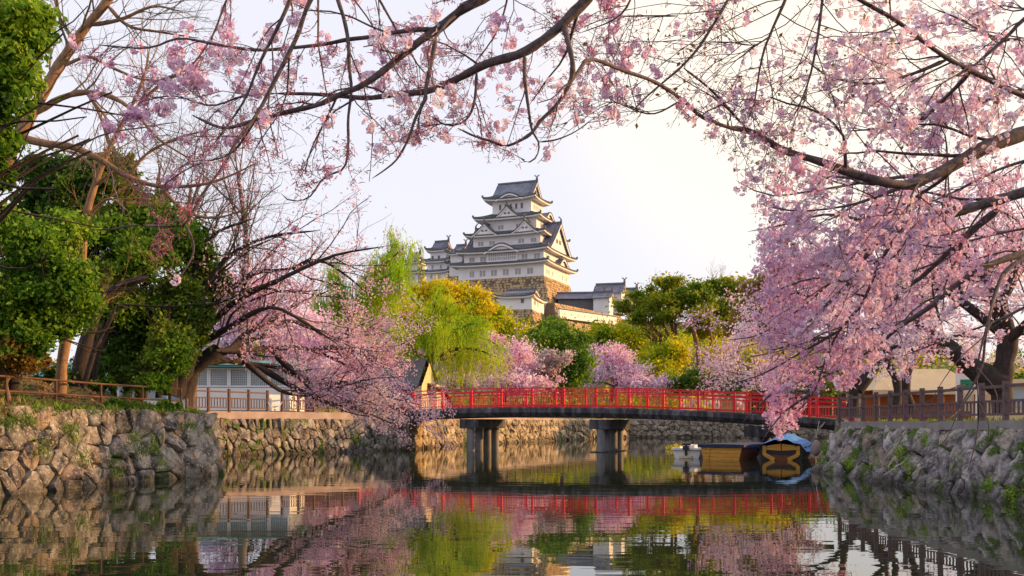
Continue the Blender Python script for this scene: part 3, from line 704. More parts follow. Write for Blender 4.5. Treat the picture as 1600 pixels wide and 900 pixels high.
def gable(parent, c, ang, prof, depth, board=.5, inset=.5, two=False, orn=True, vent=True, over=.0, name='gable', fillz=None):
    """roof over a curved profile [(x,z)...] symmetrical about 0, running back from its front"""
    f = frame(c, ang); g = bpy.data.objects.new(name, None); link(g, parent)
    n = len(prof); th = .28
    V = [f(x, 0, z) for x, z in prof] + [f(x, -depth, z) for x, z in prof]
    Fc = [(k, k + 1, n + k + 1, n + k) for k in range(n - 1)]
    mesh('gable_roof', V, Fc, M['tile'], g)
    def strip(nm, d0, d1, o, m, z0=0):
        V = [f(x, o, z - d0) for x, z in prof] + [f(x, o, z - d1) for x, z in prof] + [f(x, o - .35, z - d1) for x, z in prof]
        Fc = [(k, k + 1, n + k + 1, n + k) for k in range(n - 1)] + [(n + k, n + k + 1, 2 * n + k + 1, 2 * n + k) for k in range(n - 1)]
        return mesh(nm, V, Fc, m, g)
    ends = [(0, 1)] + ([(-depth, -1)] if two else [])
    for o0, sg in ends:
        strip('tile_edge', -.12, th, o0 + .02 * sg, M['tile_edge'])
        if sg == 1: strip('bargeboard', th - .02, th + board, o0 - .10, M['plaster'])
        zb = min(z for x, z in prof) - .2 if fillz is None else fillz
        V = [f(x * .97, o0 - inset * sg, z - .2) for x, z in prof] + [f(x * .97, o0 - inset * sg, zb) for x, z in prof]
        mesh('gable_wall', V, [(k, k + 1, n + k + 1, n + k) for k in range(n - 1)], M['plaster'], g)
    top = max(z for x, z in prof)
    mb = MB()
    if orn:
        mb.beam(f(0, .1, top + .28), f(0, -depth, top + .28), .5, .6)
        shachi(mb, (0, -.3, top + .4), f)
        if two: shachi(mb, (0, -depth + .3, top + .4), lambda a, o, z: f(a, -depth - o, z))
        mb.build('ridge', M['tile_ridge'], g)
    if vent:
        w = max(x for x, z in prof); mb = MB(); h = top
        for sx in (-1, 1): mb.beam(f(sx * w * .13, -inset + .06, h * .30), f(sx * w * .13, -inset + .06, h * .44), w * .16, .1, up=(math.sin(ang), -math.cos(ang), 0))
        mb.build('vent', M['window_dark'], g)
    # rolls near both raking edges
    mb = MB()
    for off in (.55,) if depth < 6 else (.55, 1.6):
        for k in range(n - 1): mb.beam(f(prof[k][0], -off, prof[k][1] + .1), f(prof[k + 1][0], -off, prof[k + 1][1] + .1), .3, .25)
    mb.build('verge_roll', M['tile_ridge'], g)
    return g
def peak(w, h, p=1.3, n=9):
    t = np.linspace(-1, 1, n * 2 - 1); return [(w * a, h * (1 - abs(a)) ** p) for a in t]
def wave(w, h, n=15):
    t = np.linspace(-1, 1, n); return [(w * a, h * (.5 + .5 * math.cos(math.pi * a)) ** .8) for a in t]
def windows(parent, wall_y, zs_, xs_, w, h, axis='x', m='window_grey', fixed=None):
    """windows with frame and pane on a wall face; axis x: face looks to -y"""
    for x in xs_:
        for z in zs_:
            fr = MB(); pn = MB()
            if axis == 'x':
                y = wall_y
                for (a, b) in (((x - w / 2 - .12, y - .10, z - .12), (x - w / 2, y - .004, z + h + .12)), ((x + w / 2, y - .10, z - .12), (x + w / 2 + .12, y - .004, z + h + .12)), ((x - w / 2, y - .10, z - .12), (x + w / 2, y - .004, z)), ((x - w / 2, y - .10, z + h), (x + w / 2, y - .004, z + h + .12))): fr.box(a, b)
                pn.box((x - w / 2, y - .04, z), (x + w / 2, y - .005, z + h))
            else:
                y = wall_y
                for (a, b) in (((y + .004, x - w / 2 - .12, z - .12), (y + .10, x - w / 2, z + h + .12)), ((y + .004, x + w / 2, z - .12), (y + .10, x + w / 2 + .12, z + h + .12)), ((y + .004, x - w / 2, z - .12), (y + .10, x + w / 2, z)), ((y + .004, x - w / 2, z + h), (y + .10, x + w / 2, z + h + .12))): fr.box(a, b)
                pn.box((y + .005, x - w / 2, z), (y + .04, x + w / 2, z + h))
            o = fr.build('window', M['plaster'], parent); pn.build('pane', M[m], o)
def storey(parent, r, z0, z1, m='plaster'):
    return MB().box((r[0], r[2], z0), (r[1], r[3], z1)).build('wall', M[m], parent)

TH = R(22); CO = (11.25, 350, EYE + 52.1)
ck = thing('castle_keep', 'great white five tiered castle keep with grey tiled roofs on its stone base', 'castle', CO, -TH)
T1 = (-33.2, 0, 0, 28); T2 = (-31, -.2, .3, 27.7); T3 = (-28.6, -2.4, 3, 25); T4 = (-26.1, -4.9, 5.5, 22.5); T5 = (-23.1, -7.9, 8, 20)
storey(ck, T1, 0, 4.9); storey(ck, T2, 4.9, 9.4); storey(ck, T3, 9.4, 15.9); storey(ck, T4, 15.9, 22.3); storey(ck, T5, 22.3, 29.8)
skirt(ck, grow_rect(T1, 2.4), T2, 5.1, 6.15, T1, .5)
skirt(ck, grow_rect(T2, 2.5), T3, 9.7, 12.1, T2, .55)
skirt(ck, grow_rect(T3, 2.6), T4, 16.1, 17.9, T3, .55)
skirt(ck, grow_rect(T4, 2.6), T5, 22.5, 24.7, T4, .55)
skirt(ck, grow_rect(T5, 2.8), (-22.2, -8.8, 9.5, 18.5), 29.9, 32.0, T5, .7, cap=False)
gable(ck, (-7.6, 14, 30.8), R(90), peak(6.3, 6.2, 1.25), 15.8, two=True, board=.7, inset=1.0)          # top roof
gable(ck, (1.7, 14, 10.0), R(90), peak(12.3, 11.0, 1.15), 9, board=.9, inset=1.2, fillz=-.2)             # big right gable
gable(ck, (-32.7, 14, 10.0), R(-90), peak(12.3, 11.0, 1.15), 9, board=.9, inset=1.2, fillz=-.2)
for u_ in (-23.2, -7.6): gable(ck, (u_, .2, 16.0), 0, peak(5.3, 4.3, 1.3), 7, board=.5)
gable(ck, (-15.5, 2.9, 22.3), 0, peak(5.4, 4.2, 1.3), 6, board=.5)
gable(ck, (-15.6, -2.25, 9.5), 0, wave(6.8, 2.7), 6, board=.7, orn=False, vent=False, inset=.9)
gable(ck, (-15.5, 5.15, 29.8), 0, wave(5.4, 1.9), 5, board=.6, orn=False, vent=False, inset=.9)
gable(ck, (2.3, 16, 5.2), R(90), wave(6.0, 3.0), 5, board=.6, orn=False, vent=False, inset=.9)
gable(ck, (-2.4, 14, 22.5), R(90), wave(5.0, 2.6), 5, board=.6, orn=False, vent=False, inset=.9)
px2u = lambda px, v: (px - 850 - 1.4 * v) / 4.03
windows(ck, 0, (.95,), [px2u(700 + a / 7.27, 0) for a in (265, 288, 382, 418, 513, 549, 648, 684, 785, 820, 920, 955)], 1.0, 2.1)
windows(ck, .3, (6.35,), [px2u(700 + a / 7.27, 0) for a in (257, 290, 385, 420, 855, 890, 993, 1028)], 1.0, 1.7)
windows(ck, 3, (12.6,), [px2u(700 + a / 7.27, 3) for a in (355, 388, 485, 520, 818, 853, 957, 990)], .95, 1.5)
windows(ck, 5.5, (18.6,), [px2u(a, 5.5) for a in (780, 784.5, 808, 812.5)], .9, 1.5)
windows(ck, 8, (26.2,), [px2u(640 + a / 3.103, 8) for a in (437, 463, 489, 515, 542)], 1.0, 1.9, m='window_dark')
windows(ck, 8, (26.2,), [px2u(640 + a / 3.103, 8) for a in (450, 476, 502, 529)], 1.1, 1.9, m='plaster')
for (r, zz, ys_) in ((T1, 1.0, (3, 5, 9, 20, 24)), (T2, 6.3, (3, 6, 22)), (T4, 19, (10, 12, 16, 18)), (T5, 26.2, (11, 13, 15, 17))):
    windows(ck, r[1], (zz,), ys_, .9, 1.6, axis='y')
# latticed bay under the curved gable
lat = bpy.data.objects.new('lattice_window', None); link(lat, ck)
MB().box((-21.7, -.55, 5.9), (-9.9, .28, 6.3)).box((-21.7, -.55, 9.0), (-9.9, .28, 9.5)).box((-21.7, -.55, 6.3), (-21.3, .28, 9.0)).box((-10.3, -.55, 6.3), (-9.9, .28, 9.0)).box((-21.3, -.5, 7.5), (-10.3, -.3, 7.7)).build('frame', M['plaster'], lat)
MB().box((-21.3, -.3, 6.3), (-10.3, .27, 9.0)).build('pane', M['window_grey'], lat)
for k in range(15): MB().box((-21.3 + .73 * (k + .5) - .1, -.48, 6.3), (-21.3 + .73 * (k + .5) + .1, -.31, 7.5)).box((-21.3 + .73 * (k + .5) - .1, -.48, 7.7), (-21.3 + .73 * (k + .5) + .1, -.31, 9.0)).build('bar', M['plaster'], lat)
# battered stone base: uneven blocks set in front of a core
def stone_base(parent, r, z0, z1, bat, cell, seed, name='stone_base'):
    g = bpy.data.objects.new(name, None); link(g, parent); rg = np.random.default_rng(seed)
    x0, x1, y0, y1 = r
    rings = [[(x0 - bat * f ** 1.4, y0 - bat * f ** 1.4, z1 + (z0 - z1) * f), (x1 + bat * f ** 1.4, y0 - bat * f ** 1.4, z1 + (z0 - z1) * f), (x1 + bat * f ** 1.4, y1 + bat * f ** 1.4, z1 + (z0 - z1) * f), (x0 - bat * f ** 1.4, y1 + bat * f ** 1.4, z1 + (z0 - z1) * f)] for f in (0, .25, .5, .75, 1)]
    ring_mesh('core', rings, M['core_castle'], g, False)
    V = []; Fc = []
    H = z1 - z0
    for side in (0, 1):
        L = (x1 - x0) if side == 0 else (y1 - y0); nz = int(H / cell)
        for j in range(nz + 1):
            f = 1 - (j + .5) / (nz + 1); zc = z1 + (z0 - z1) * f; off = bat * f ** 1.4; ext = off
            n = int((L + 2 * ext) / cell / 1.25)
            for i in range(n):
                wv = (L + 2 * ext) / n; a = -ext + (i + .5 + .5 * (j % 2) + rg.uniform(-.28, .28)) * wv; hw = wv * rg.uniform(.36, .66); hh = cell * rg.uniform(.36, .66); pr = rg.uniform(.05, .22)
                k = 6; an = np.linspace(0, 2 * np.pi, k, endpoint=False) + rg.uniform(0, 1)
                b0 = len(V)
                for sc, h in ((1.0, -.1), (.86, pr)):
                    for q in an:
                        aa = a + hw * sc * math.cos(q) * 1.12; zz = min(z1 - .02, zc + hh * sc * math.sin(q) * 1.12)
                        ff = (z1 - zz) / (z1 - z0); oo = bat * max(0, ff) ** 1.4 + h
                        V.append((x0 + aa, y0 - oo, zz) if side == 0 else (x1 + oo, y0 + aa, zz))
                for q in range(k): Fc.append((b0 + q, b0 + (q + 1) % k, b0 + k + (q + 1) % k, b0 + k + q))
                Fc.append(tuple(range(b0 + k, b0 + 2 * k)))
    tag(mesh('stones', V, Fc, M['stone_castle'], g), kind='stuff')
    return g
stone_base(ck, T1, -16, -.02, 6.0, .95, 3)

# small western keep, turrets and walls round it
def turret(label, px, py, d, w, dep, tiers, base_h, rz=-TH, name='castle_turret', cat='turret', ridge='x', sb=True, wins=(), top_h=3.2):
    c = P(px, py, d); t = thing(name, label, cat, c, rz)
    z = 0; r = (0, w, 0, dep)
    for k, (h, ins, eo) in enumerate(tiers):
        storey(t, r, z, z + h)
        nxt = (r[0] + ins, r[1] - ins, r[2] + ins, r[3] - ins)
        if k < len(tiers) - 1: skirt(t, grow_rect(r, eo), nxt, z + h + .1, z + h + .1 + (ins + eo) * .42, r, .6, ribs=False)
        else:
            q = (r[0] + .6, r[1] - .6, r[2] + .9, r[3] - .9)
            skirt(t, grow_rect(r, eo), q, z + h + .1, z + h + .1 + (eo + .7) * .5, r, .7, ribs=w > 7)
            gable(t, (r[1] - .3, (r[2] + r[3]) / 2, z + h + .7), R(90), peak((r[3] - r[2]) / 2 + .1, top_h, 1.2), w - 2 * (r[0]) - .6 if True else 0, two=True, board=.4, inset=.6, vent=False)
        for (kk, xs_, zz, ww, hh, mm) in wins:
            if kk == k: windows(t, r[2], (z + zz,), xs_, ww, hh, m=mm)
            if kk == -k - 1: windows(t, r[1], (z + zz,), xs_, ww, hh, axis='y', m=mm)
        z += h; r = nxt
    if sb: stone_base(t, (0, w, 0, dep), -base_h, -.02, base_h * .28, .8, int(px))
    return t
turret('small three tiered white castle turret with dark roofs left of the great keep', 666, 441, 385, 9.2, 9, [(3.9, .3, 1.5), (4.0, .9, 1.8), (4.3, .5, 1.6)], 9,
       wins=[(0, (2.2, 5.6), 1.2, .8, 1.4, 'window_grey'), (1, (2.6, 6.2), 1.0, .9, 1.5, 'window_grey'), (2, (2.2, 4.9), 1.0, .9, 1.3, 'window_dark')])
turret('dark roofed passage turret wedged between the small turret and the great keep', 702, 432, 378, 5.5, 10, [(4.5, .3, 1.2), (4.0, .6, 1.4)], 6, wins=[])
turret('tall white turret half hidden by the willow at the far left of the castle', 632, 450, 392, 6.0, 8, [(6, .5, 1.5), (4, .5, 1.5)], 8, wins=[(0, (2, 4), 3, .8, 1.4, 'window_grey')])
turret('low white corner turret with blue grey roof standing before the keep', 779, 484.5, 300, 10.3, 17, [(4.0, .3, 1.2)], 10, rz=-R(14), top_h=2.2,
       wins=[(0, (7.4,), 1.9, 1.0, 1.3, 'window_dark'), (-1, (3.0, 4.6, 8.0), 1.7, .8, 1.2, 'window_dark')])
# gate house range to the right: long dark roof, gabled white house, higher roof behind
def longhouse(label, px, py, d, w, dep, h, rh, rz, m='plaster', wins=(), name='castle_gatehouse', gend=True, cat='gatehouse', roofm=None, over=1.1):
    c = P(px, py, d); t = thing(name, label, cat, c, rz)
    MB().box((0, 0, -4), (w, dep, h)).build('wall', M[m], t)
    gable(t, (w + over * .6, dep / 2, h - .5), R(90), peak(dep / 2 + over, rh + .5, 1.15), w + 1.2 * over, two=True, board=.35, inset=over * .6 + .03, vent=False, orn=True)
    for a in wins: windows(t, 0, (a[1],), a[0], a[2], a[3], m=a[4])
    return t
longhouse('long low castle gatehouse with a dark roof and dark timber front', 872, 473, 350, 16, 6.5, 1.7, 1.9, -R(6), m='window_dark')
longhouse('small gabled white castle building at the right end of the long dark roof', 927, 481, 345, 5.6, 7.5, 3.8, 1.9, -R(16))
longhouse('raised castle gatehouse with a tall gable facing right at the end of the range', 930, 474, 362, 9.6, 9, 4.0, 3.3, -R(16), wins=[((2, 5), 1.4, .8, 1.2, 'window_dark')])
longhouse('low tiled castle outbuilding beside the raised gatehouse', 960, 470, 368, 7.6, 6.5, 2.4, 2.2, -R(12))
def plaster_wall(label, a, b, h, th=.8, holes=0):
    a = np.array(a); b = np.array(b); t = thing('castle_wall', label, 'wall', a)
    q = b - a; mb = MB(); mb.beam((0, 0, h / 2), tuple(q + (0, 0, h / 2)), th, h); w = mb.build('wall', M['plaster'], t)
    L = np.linalg.norm(q); dr = q / L; per = np.array([dr[1], -dr[0], 0])
    mb = MB(); V = []
    for sg in (-1, 1):
        mb.beam(tuple(per * sg * .4 + (0, 0, h + .25)), tuple(q + per * sg * .4 + (0, 0, h + .25)), .9, .18)
    mb.beam((0, 0, h + .5), tuple(q + (0, 0, h + .5)), .4, .3); mb.build('roof', M['tile'], t)
    for k in range(holes):
        p = dr * L * (k + .7) / holes; 
        mb = MB(); mb.beam(tuple(p + per * (th / 2 + .01) + (0, 0, h * .45)), tuple(p + per * (th / 2 + .01) + (0, 0, h * .45 + .6)), .45, .06, up=tuple(per)); mb.build('loophole', M['window_dark'], t)
    return t
plaster_wall('long white plaster wall with small loopholes stepping down from the corner turret', P(873, 497, 310), P(962, 508, 345), 2.7, holes=9)
plaster_wall('short white plaster wall below the corner turret on its left', P(768, 512, 302), P(790, 512, 300), 2.6, holes=2)
plaster_wall('white plaster wall glimpsed through the willows left of the castle', P(560, 484, 320), P(706, 474, 318), 3.4, holes=8)
plaster_wall('pale plaster wall under the small turret', P(655, 452, 370), P(712, 452, 366), 2.2, holes=3)
def ret_wall(label, a, b, h, seed):
    a = np.array(a); b = np.array(b); q = b - a; L = np.linalg.norm(q[:2]); rz = math.atan2(q[1], q[0])
    t = thing('castle_stone_wall', label, 'wall', a, rz); stone_base(t, (0, L, 0, 3), -h, 0, h * .22, .75, seed, name='stone_face'); return t
ret_wall('golden stone retaining wall under the castle gatehouse range', P(866, 473, 316), P(970, 488, 356), 5.0, 5)
ret_wall('lower golden stone wall under the plaster wall with loopholes', P(866, 497.5, 307), P(967, 508.5, 344), 6, 6)
ret_wall('shaded stone wall left of the keep base behind the golden tree', P(600, 455, 350), P(742, 452, 346), 9, 8)
# ------------------------------------------------------------------ park buildings
def building(name, label, cat, px, py, d, rz): return thing(name, label, cat, P(px, py, d), rz)
# left: white wall, lattice windows and teal roof
t = building('park_building', 'white park building with teal roof and lattice windows behind the left cherry tree', 'building', 292, 641, 55, R(4))
MB().box((0, 0, 0), (5.6, 6, 1.25)).build('wall', M['white'], t)
MB().box((0, .25, 1.25), (5.6, 6, 2.35)).build('upper_wall', M['glass'], t)
MB().box((-.3, -.4, 2.38), (6.0, 6.4, 2.5)).add([(-.4, -.5, 2.5), (6.1, -.5, 2.5), (6.1, 6.5, 2.5), (-.4, 6.5, 2.5), (.3, 2.8, 2.95), (5.4, 2.8, 2.95)], [(0, 1, 5, 4), (1, 2, 5), (2, 3, 4, 5), (3, 0, 4)]).build('roof', M['teal'], t)
for k in range(5):
    x0 = .05 + k * 1.1
    fr = MB().box((x0, .12, 1.3), (x0 + .1, .24, 2.35)).box((x0 + 1.0, .12, 1.3), (x0 + 1.09, .24, 2.35)).box((x0 + .1, .12, 1.3), (x0 + 1.0, .24, 1.38)).box((x0 + .1, .12, 2.27), (x0 + 1.0, .24, 2.35)).build('window', M['white'], t)
    mb = MB()
    for j in range(1, 8): mb.box((x0 + .1 + j * .112, .15, 1.38), (x0 + .115 + j * .112, .2, 2.27))
    for j in range(1, 7): mb.box((x0 + .1, .205, 1.38 + j * .127), (x0 + 1.0, .22, 1.395 + j * .127))
    mb.build('lattice', M['white'], fr)
t = building('long_hall', 'long low building with pale teal roof panels behind the left trees', 'building', 20, 632, 58, R(3))
MB().box((0, 0, -1), (10.5, 5, 1.5)).build('wall', M['white'], t)
for k in range(7): MB().box((.3 + k * 1.45, -.06, .3), (1.5 + k * 1.45, -.003, 1.35)).build('window', M['glass'], t)
for k in range(11): MB().beam((k * 1.0 + .3, -.8, 1.5), (k * 1.0 + .3, 3.2, 2.6), .94, .08).build('roof_panel', M['teal'], t)
MB().box((0, .05, 1.5), (10.5, 5, 1.56)).build('ceiling', M['white'], t)
# mid: small house with slate roof
t = building('small_house', 'small house with dark slate roof and tan gable left of the bridge', 'house', 545, 640, 74, R(-6))
MB().box((0, 0, -.6), (5.6, 5, 2.0)).build('wall', M['wood_dark'], t)
MB().add([(-.4, -.8, 1.75), (5.4, -.8, 1.75), (5.4, 2.5, 3.9), (-.4, 2.5, 3.9), (5.4, 5.8, 1.75), (-.4, 5.8, 1.75), (-.4, -.8, 1.6), (5.4, -.8, 1.6)], [(0, 1, 2, 3), (3, 2, 4, 5), (6, 7, 1, 0)]).build('roof', M['slate'], t)
MB().add([(5.62, -.6, -.6), (5.62, 5.4, -.6), (5.62, 5.4, 1.7), (5.62, 2.5, 3.6), (5.62, -.6, 1.7), (5.1, -.6, 1.7), (5.1, -.6, -.6)], [(0, 1, 2, 3, 4), (6, 0, 4, 5)]).build('gable_wall', M['cream'], t)
t = building('ticket_hut', 'low tan hut with a sloping brown roof beneath the willow', 'hut', 622, 640, 76, R(-8))
MB().box((0, 0, -.6), (3.0, 3, 1.9)).build('wall', M['cream'], t)
MB().box((1.1, -.05, -.6), (1.9, -.003, 1.3)).build('door', M['wood_dark'], t)
MB().add([(-.8, -.7, 3.4), (3.6, -.7, 1.5), (3.6, 3.5, 1.5), (-.8, 3.5, 3.4), (-.8, -.7, 3.25), (3.6, -.7, 1.35)], [(0, 1, 2, 3), (4, 5, 1, 0)]).build('roof', M['wood_dark'], t)
# right: food stalls beneath the cherries
t = building('food_stall', 'festival stall with a cream tent roof and orange frame behind the right fence', 'stall', 1372, 640, 56, R(0))
MB().box((0, 2.2, -.9), (5.6, 2.4, 1.1)).build('back_panel', M['orange'], t)
for x in (.05, 1.85, 3.7, 5.5): MB().box((x - .05, 0, -.9), (x + .05, .1, 1.25)).build('post', M['orange'], t)
MB().add([(-.4, -.3, 1.1), (6, -.3, 1.1), (6, 2.7, 1.1), (-.4, 2.7, 1.1), (.9, 1.2, 2.35), (4.4, 1.2, 2.35), (-.4, -.3, .85), (6, -.3, .85)], [(0, 1, 5, 4), (1, 2, 5), (2, 3, 4, 5), (3, 0, 4), (6, 7, 1, 0)]).build('tent_roof', M['cream'], t)
MB().box((.3, .1, -.9), (5.3, .5, -.1)).build('counter', M['wood_dark'], t)
t = building('signboard', 'white and green standing signboard with a red top beside the cream stall', 'sign', 1494, 640, 48, 0)
MB().box((0, 0, -.9), (.06, .06, 2.0)).box((.95, 0, -.9), (1.01, .06, 2.0)).build('frame', M['white'], t)
MB().box((.06, .01, .9), (.95, .05, 1.75)).build('panel', M['white'], t); MB().box((.06, -.01, 1.76), (.95, .07, 2.0)).build('header', M['red'], t)
MB().box((.2, -.004, 1.0), (.8, .009, 1.45)).build('picture', M['sign_green'], t)
t = building('kiosk', 'pale kiosk building behind the right fence near the picture edge', 'kiosk', 1530, 640, 58, R(-5))
MB().box((0, 0, -.9), (7, 4, 1.5)).build('wall', M['cream'], t); MB().box((-.4, -.6, 1.5), (7.4, 4.4, 1.75)).build('roof', M['cream'], t)
MB().box((.8, -.05, .1), (2.6, -.003, 1.2)).build('window', M['glass'], t); MB().box((3.6, -.05, .1), (5.6, -.003, 1.2)).build('window', M['glass'], t)
t = building('timber_shelter', 'low timber shelter with open shelves beyond the right end of the bridge', 'shelter', 1172, 641, 122, R(-3))
MB().box((0, 1.5, -.6), (12, 1.7, 2.0)).build('back_wall', M['wood_dark'], t); MB().box((-.5, -.6, 2.0), (12.5, 2.2, 2.3)).build('roof', M['slate'], t)
for k in range(7): MB().box((k * 1.98, 0, -.6), (k * 1.98 + .16, .16, 2.0)).build('post', M['cream'], t)
for z in (.35, 1.0): MB().box((.2, .3, z), (11.8, 1.0, z + .08)).build('shelf', M['cream'], t)

# ------------------------------------------------------------------ boats
def loft(name, secs, m, parent, close=True):
    """hull from cross sections (lists of points, all the same length)"""
    k = len(secs[0]); V = [p for s in secs for p in s]; Fc = []
    for a in range(len(secs) - 1):
        for b in range(k - 1): Fc.append((a * k + b, a * k + b + 1, (a + 1) * k + b + 1, (a + 1) * k + b))
    if close: Fc.append(tuple(range(k))[::-1]); Fc.append(tuple(range((len(secs) - 1) * k, len(secs) * k)))
    return mesh(name, V, Fc, m, parent)
def boat_secs(L, w, h, draft, bow=.35, n=9, wb=.78, rise=.22):
    out = []
    for k in range(n):
        t = k / (n - 1); f = 1 - (max(0, t - .45) / .55) ** 2 * (1 - bow); hw = w / 2 * f; hb = hw * wb * (1 - .3 * t); z = h + rise * t ** 2; zb = -draft + (.3 * draft + .25) * max(0, t - .7) / .3
        y = t * L
        out.append([(-hw, y, z), (-hw * .93, y, z * .45), (-hb, y, zb), (hb, y, zb), (hw * .93, y, z * .45), (hw, y, z)])
    return out
def plank_hull(t, L, w, h, mside, mtr, mrim, rimh=.10, rimo=.09, covered=True):
    secs = boat_secs(L, w, h, .25, rise=.04); loft('hull', secs, mside, t)
    for k in range(4):    # planks of the stern board
        z0 = -.05 + k * (h + .03) / 4; z1 = z0 + (h + .03) / 4 - .012
        wa = lambda z: (w / 2) * (.83 + .17 * max(0, z) / h)
        MB().add([(-wa(z0), -.04, z0), (wa(z0), -.04, z0), (wa(z1), -.04, z1), (-wa(z1), -.04, z1), (-wa(z0), 0, z0), (wa(z0), 0, z0), (wa(z1), 0, z1), (-wa(z1), 0, z1)], [(0, 1, 2, 3), (4, 7, 6, 5), (3, 2, 6, 7), (0, 4, 5, 1), (0, 3, 7, 4), (1, 5, 6, 2)]).build('plank', mtr, t)
    V = []; Fc = []
    for s in secs:
        a, b = s[0], s[5]
        V += [(a[0] - rimo, a[1] - (.1 if s is secs[0] else 0), a[2] - rimh), (a[0] - rimo, a[1] - (.1 if s is secs[0] else 0), a[2] + .03), (0, a[1] - (.1 if s is secs[0] else 0), a[2] + (.05 if covered else .03)), (b[0] + rimo, b[1] - (.1 if s is secs[0] else 0), b[2] + .03), (b[0] + rimo, b[1] - (.1 if s is secs[0] else 0), b[2] - rimh)]
    n = len(secs)
    for a in range(n - 1):
        for b in range(4): Fc.append((a * 5 + b, a * 5 + b + 1, (a + 1) * 5 + b + 1, (a + 1) * 5 + b))
    Fc += [(0, 1, 2, 3, 4), tuple(range(5 * n - 5, 5 * n))[::-1]]
    mesh('cover', V, Fc, mrim, t)
c = P(1127, 721, 43.0); c[2] = 0
t = thing('wooden_boat', 'flat sterned brown wooden boat with a navy cover moored by the right wall', 'boat', c, -R(33))
plank_hull(t, 3.9, 1.92, .62, M['wood_dark'], M['wood'], M['navy'])
MB().beam((-.55, -.06, .02), (-.55, -.06, .6), .05, .04).build('batten', M['wood'], t)
c = P(1221, 722, 42.3); c[2] = 0
t = thing('covered_boat', 'dark boat under a bright blue tarpaulin with an open wooden stern frame', 'boat', c, -R(24))
secs = boat_secs(5.0, 1.9, .58, .25); loft('hull', secs, M['black'], t)
for sx in (-1, 1):
    MB().add([(0 + sx * .02, -.05, .40), (sx * .62, -.05, .44), (sx * .58, -.05, .62), (sx * .02, -.05, .70), (0 + sx * .02, -.01, .40), (sx * .62, -.01, .44), (sx * .58, -.01, .62), (sx * .02, -.01, .70)], [(0, 1, 2, 3), (4, 7, 6, 5), (3, 2, 6, 7), (0, 4, 5, 1), (0, 3, 7, 4), (1, 5, 6, 2)]).build('stern_panel', M['wood'], t)
    mb = MB(); mb.beam((sx * .70, -.07, .62), (sx * .70, -.07, .22), .05, .16, up=(1, 0, 0)); mb.beam((sx * .70, -.072, .24), (sx * .28, -.072, .02), .05, .16, up=(0, 0, 1)); mb.build('bracket', M['wood'], t)
MB().box((-.5, -.03, -.02), (.5, 0, .2)).build('stern_board', M['wood_dark'], t)
V = []; Fc = []; nx_, ny_ = 9, 12; hts = [0, .28, .62, .86, .95, .86, .60, .30, 0]
for j in range(ny_):
    y = -.25 + j * .47; e = 1 - (max(0, j - 7) / 4) ** 2 * .6
    for i in range(nx_):
        x = (-1.08 + 2.16 * i / 8) * e; ridge = .42 * (1 - abs(j - 4.5) / 8)
        z = .56 + hts[i] * (.16 + ridge) * e + .04 * math.sin(i * 3 + j * 2.2)
        if i in (0, 8): z = .36 + .05 * math.sin(j * 2.7)
        V.append((x, y, z))
for j in range(ny_ - 1):
    for i in range(nx_ - 1): Fc.append((j * nx_ + i, j * nx_ + i + 1, (j + 1) * nx_ + i + 1, (j + 1) * nx_ + i))
mesh('tarpaulin', V, Fc, M['tarp'], t)
c = P(1073, 720, 44.5); c[2] = 0
t = thing('motor_dinghy', 'small white dinghy with a black outboard motor on its stern', 'boat', c, -R(20))
secs = boat_secs(2.9, 1.25, .42, .12, rise=.16); loft('hull', secs, M['white'], t, close=True)
MB().box((-.68, -.1, .38), (.68, .12, .46)).box((-.68, .12, .38), (-.58, 1.8, .47)).box((.58, .12, .38), (.68, 1.8, .47)).build('gunwale', M['white'], t)
MB().box((-.25, .3, .42), (.3, 1.2, .58)).build('seat', M['white'], t)
ob = bpy.data.objects.new('outboard_motor', None); link(ob, t)
MB().beam((0, -.16, .05), (0, -.16, .62), .12, .1).box((-.13, -.26, .40), (.13, -.02, .56)).build('leg', M['black'], ob)
MB().cyl((-.2, -.14, .63), (.2, -.14, .63), .045).build('tiller', M['black'], ob)
MB().box((-.28, -.32, .02), (.28, -.12, .12)).build('fender', M['cream'], t)
c = P(1275, 700, 40.5)
t = thing('mooring_buoy', 'round pink orange fender hanging at the corner of the mossy wall', 'buoy', c)
V = []; Fc = []
for a in range(9):
    for b in range(12):
        g, h = math.pi * a / 8, 2 * math.pi * b / 12; V.append((.19 * math.sin(g) * math.cos(h), .19 * math.sin(g) * math.sin(h), .34 * math.cos(g)))
for a in range(8):
    for b in range(12): Fc.append((a * 12 + b, a * 12 + (b + 1) % 12, (a + 1) * 12 + (b + 1) % 12, (a + 1) * 12 + b))
mesh('float', V, Fc, M['curb'], t, smooth=True); MB().cyl((0, 0, .4), (.1, -.1, 1.1), .012, n=5).build('rope', M['white'], t)
c = P(1056, 692, 60); c[2] = 0.0
t = thing('floating_plant', 'small clump of yellow green weed floating left of the white dinghy', 'plant', c)
n = 300; pts = rng.normal(size=(n, 3)) * (.3, .3, .10) + (0, 0, .12); V, Fc = scatter(pts, LEAF_V, LEAF_F, rng, .06, .14); tag(mesh('leaves', V, Fc, M['leaf_yellow'], t), kind='stuff')
t = thing('white_panel', 'white board standing behind the gap in the brown left fence', 'panel', P(421, 642, 52.5), R(40))
MB().box((0, 0, 0), (.62, .05, .86)).build('board', M['white'], t); MB().box((.05, .05, -.02), (.10, .11, .8)).box((.52, .05, -.02), (.57, .11, .8)).build('leg', M['concrete'], t)
t = thing('chain', 'pale chain sagging across the gap in the brown left fence', 'chain', P(418, 628, 50.4)); a = P(418, 628, 50.4)
q = [a + (P(441, 628, 51.3) - a) * f - (0, 0, .34 * 4 * f * (1 - f)) for f in np.linspace(0, 1, 9)]
mb = MB()
for k in range(8): mb.cyl(tuple(q[k] - a), tuple(q[k + 1] - a), .014, n=5)
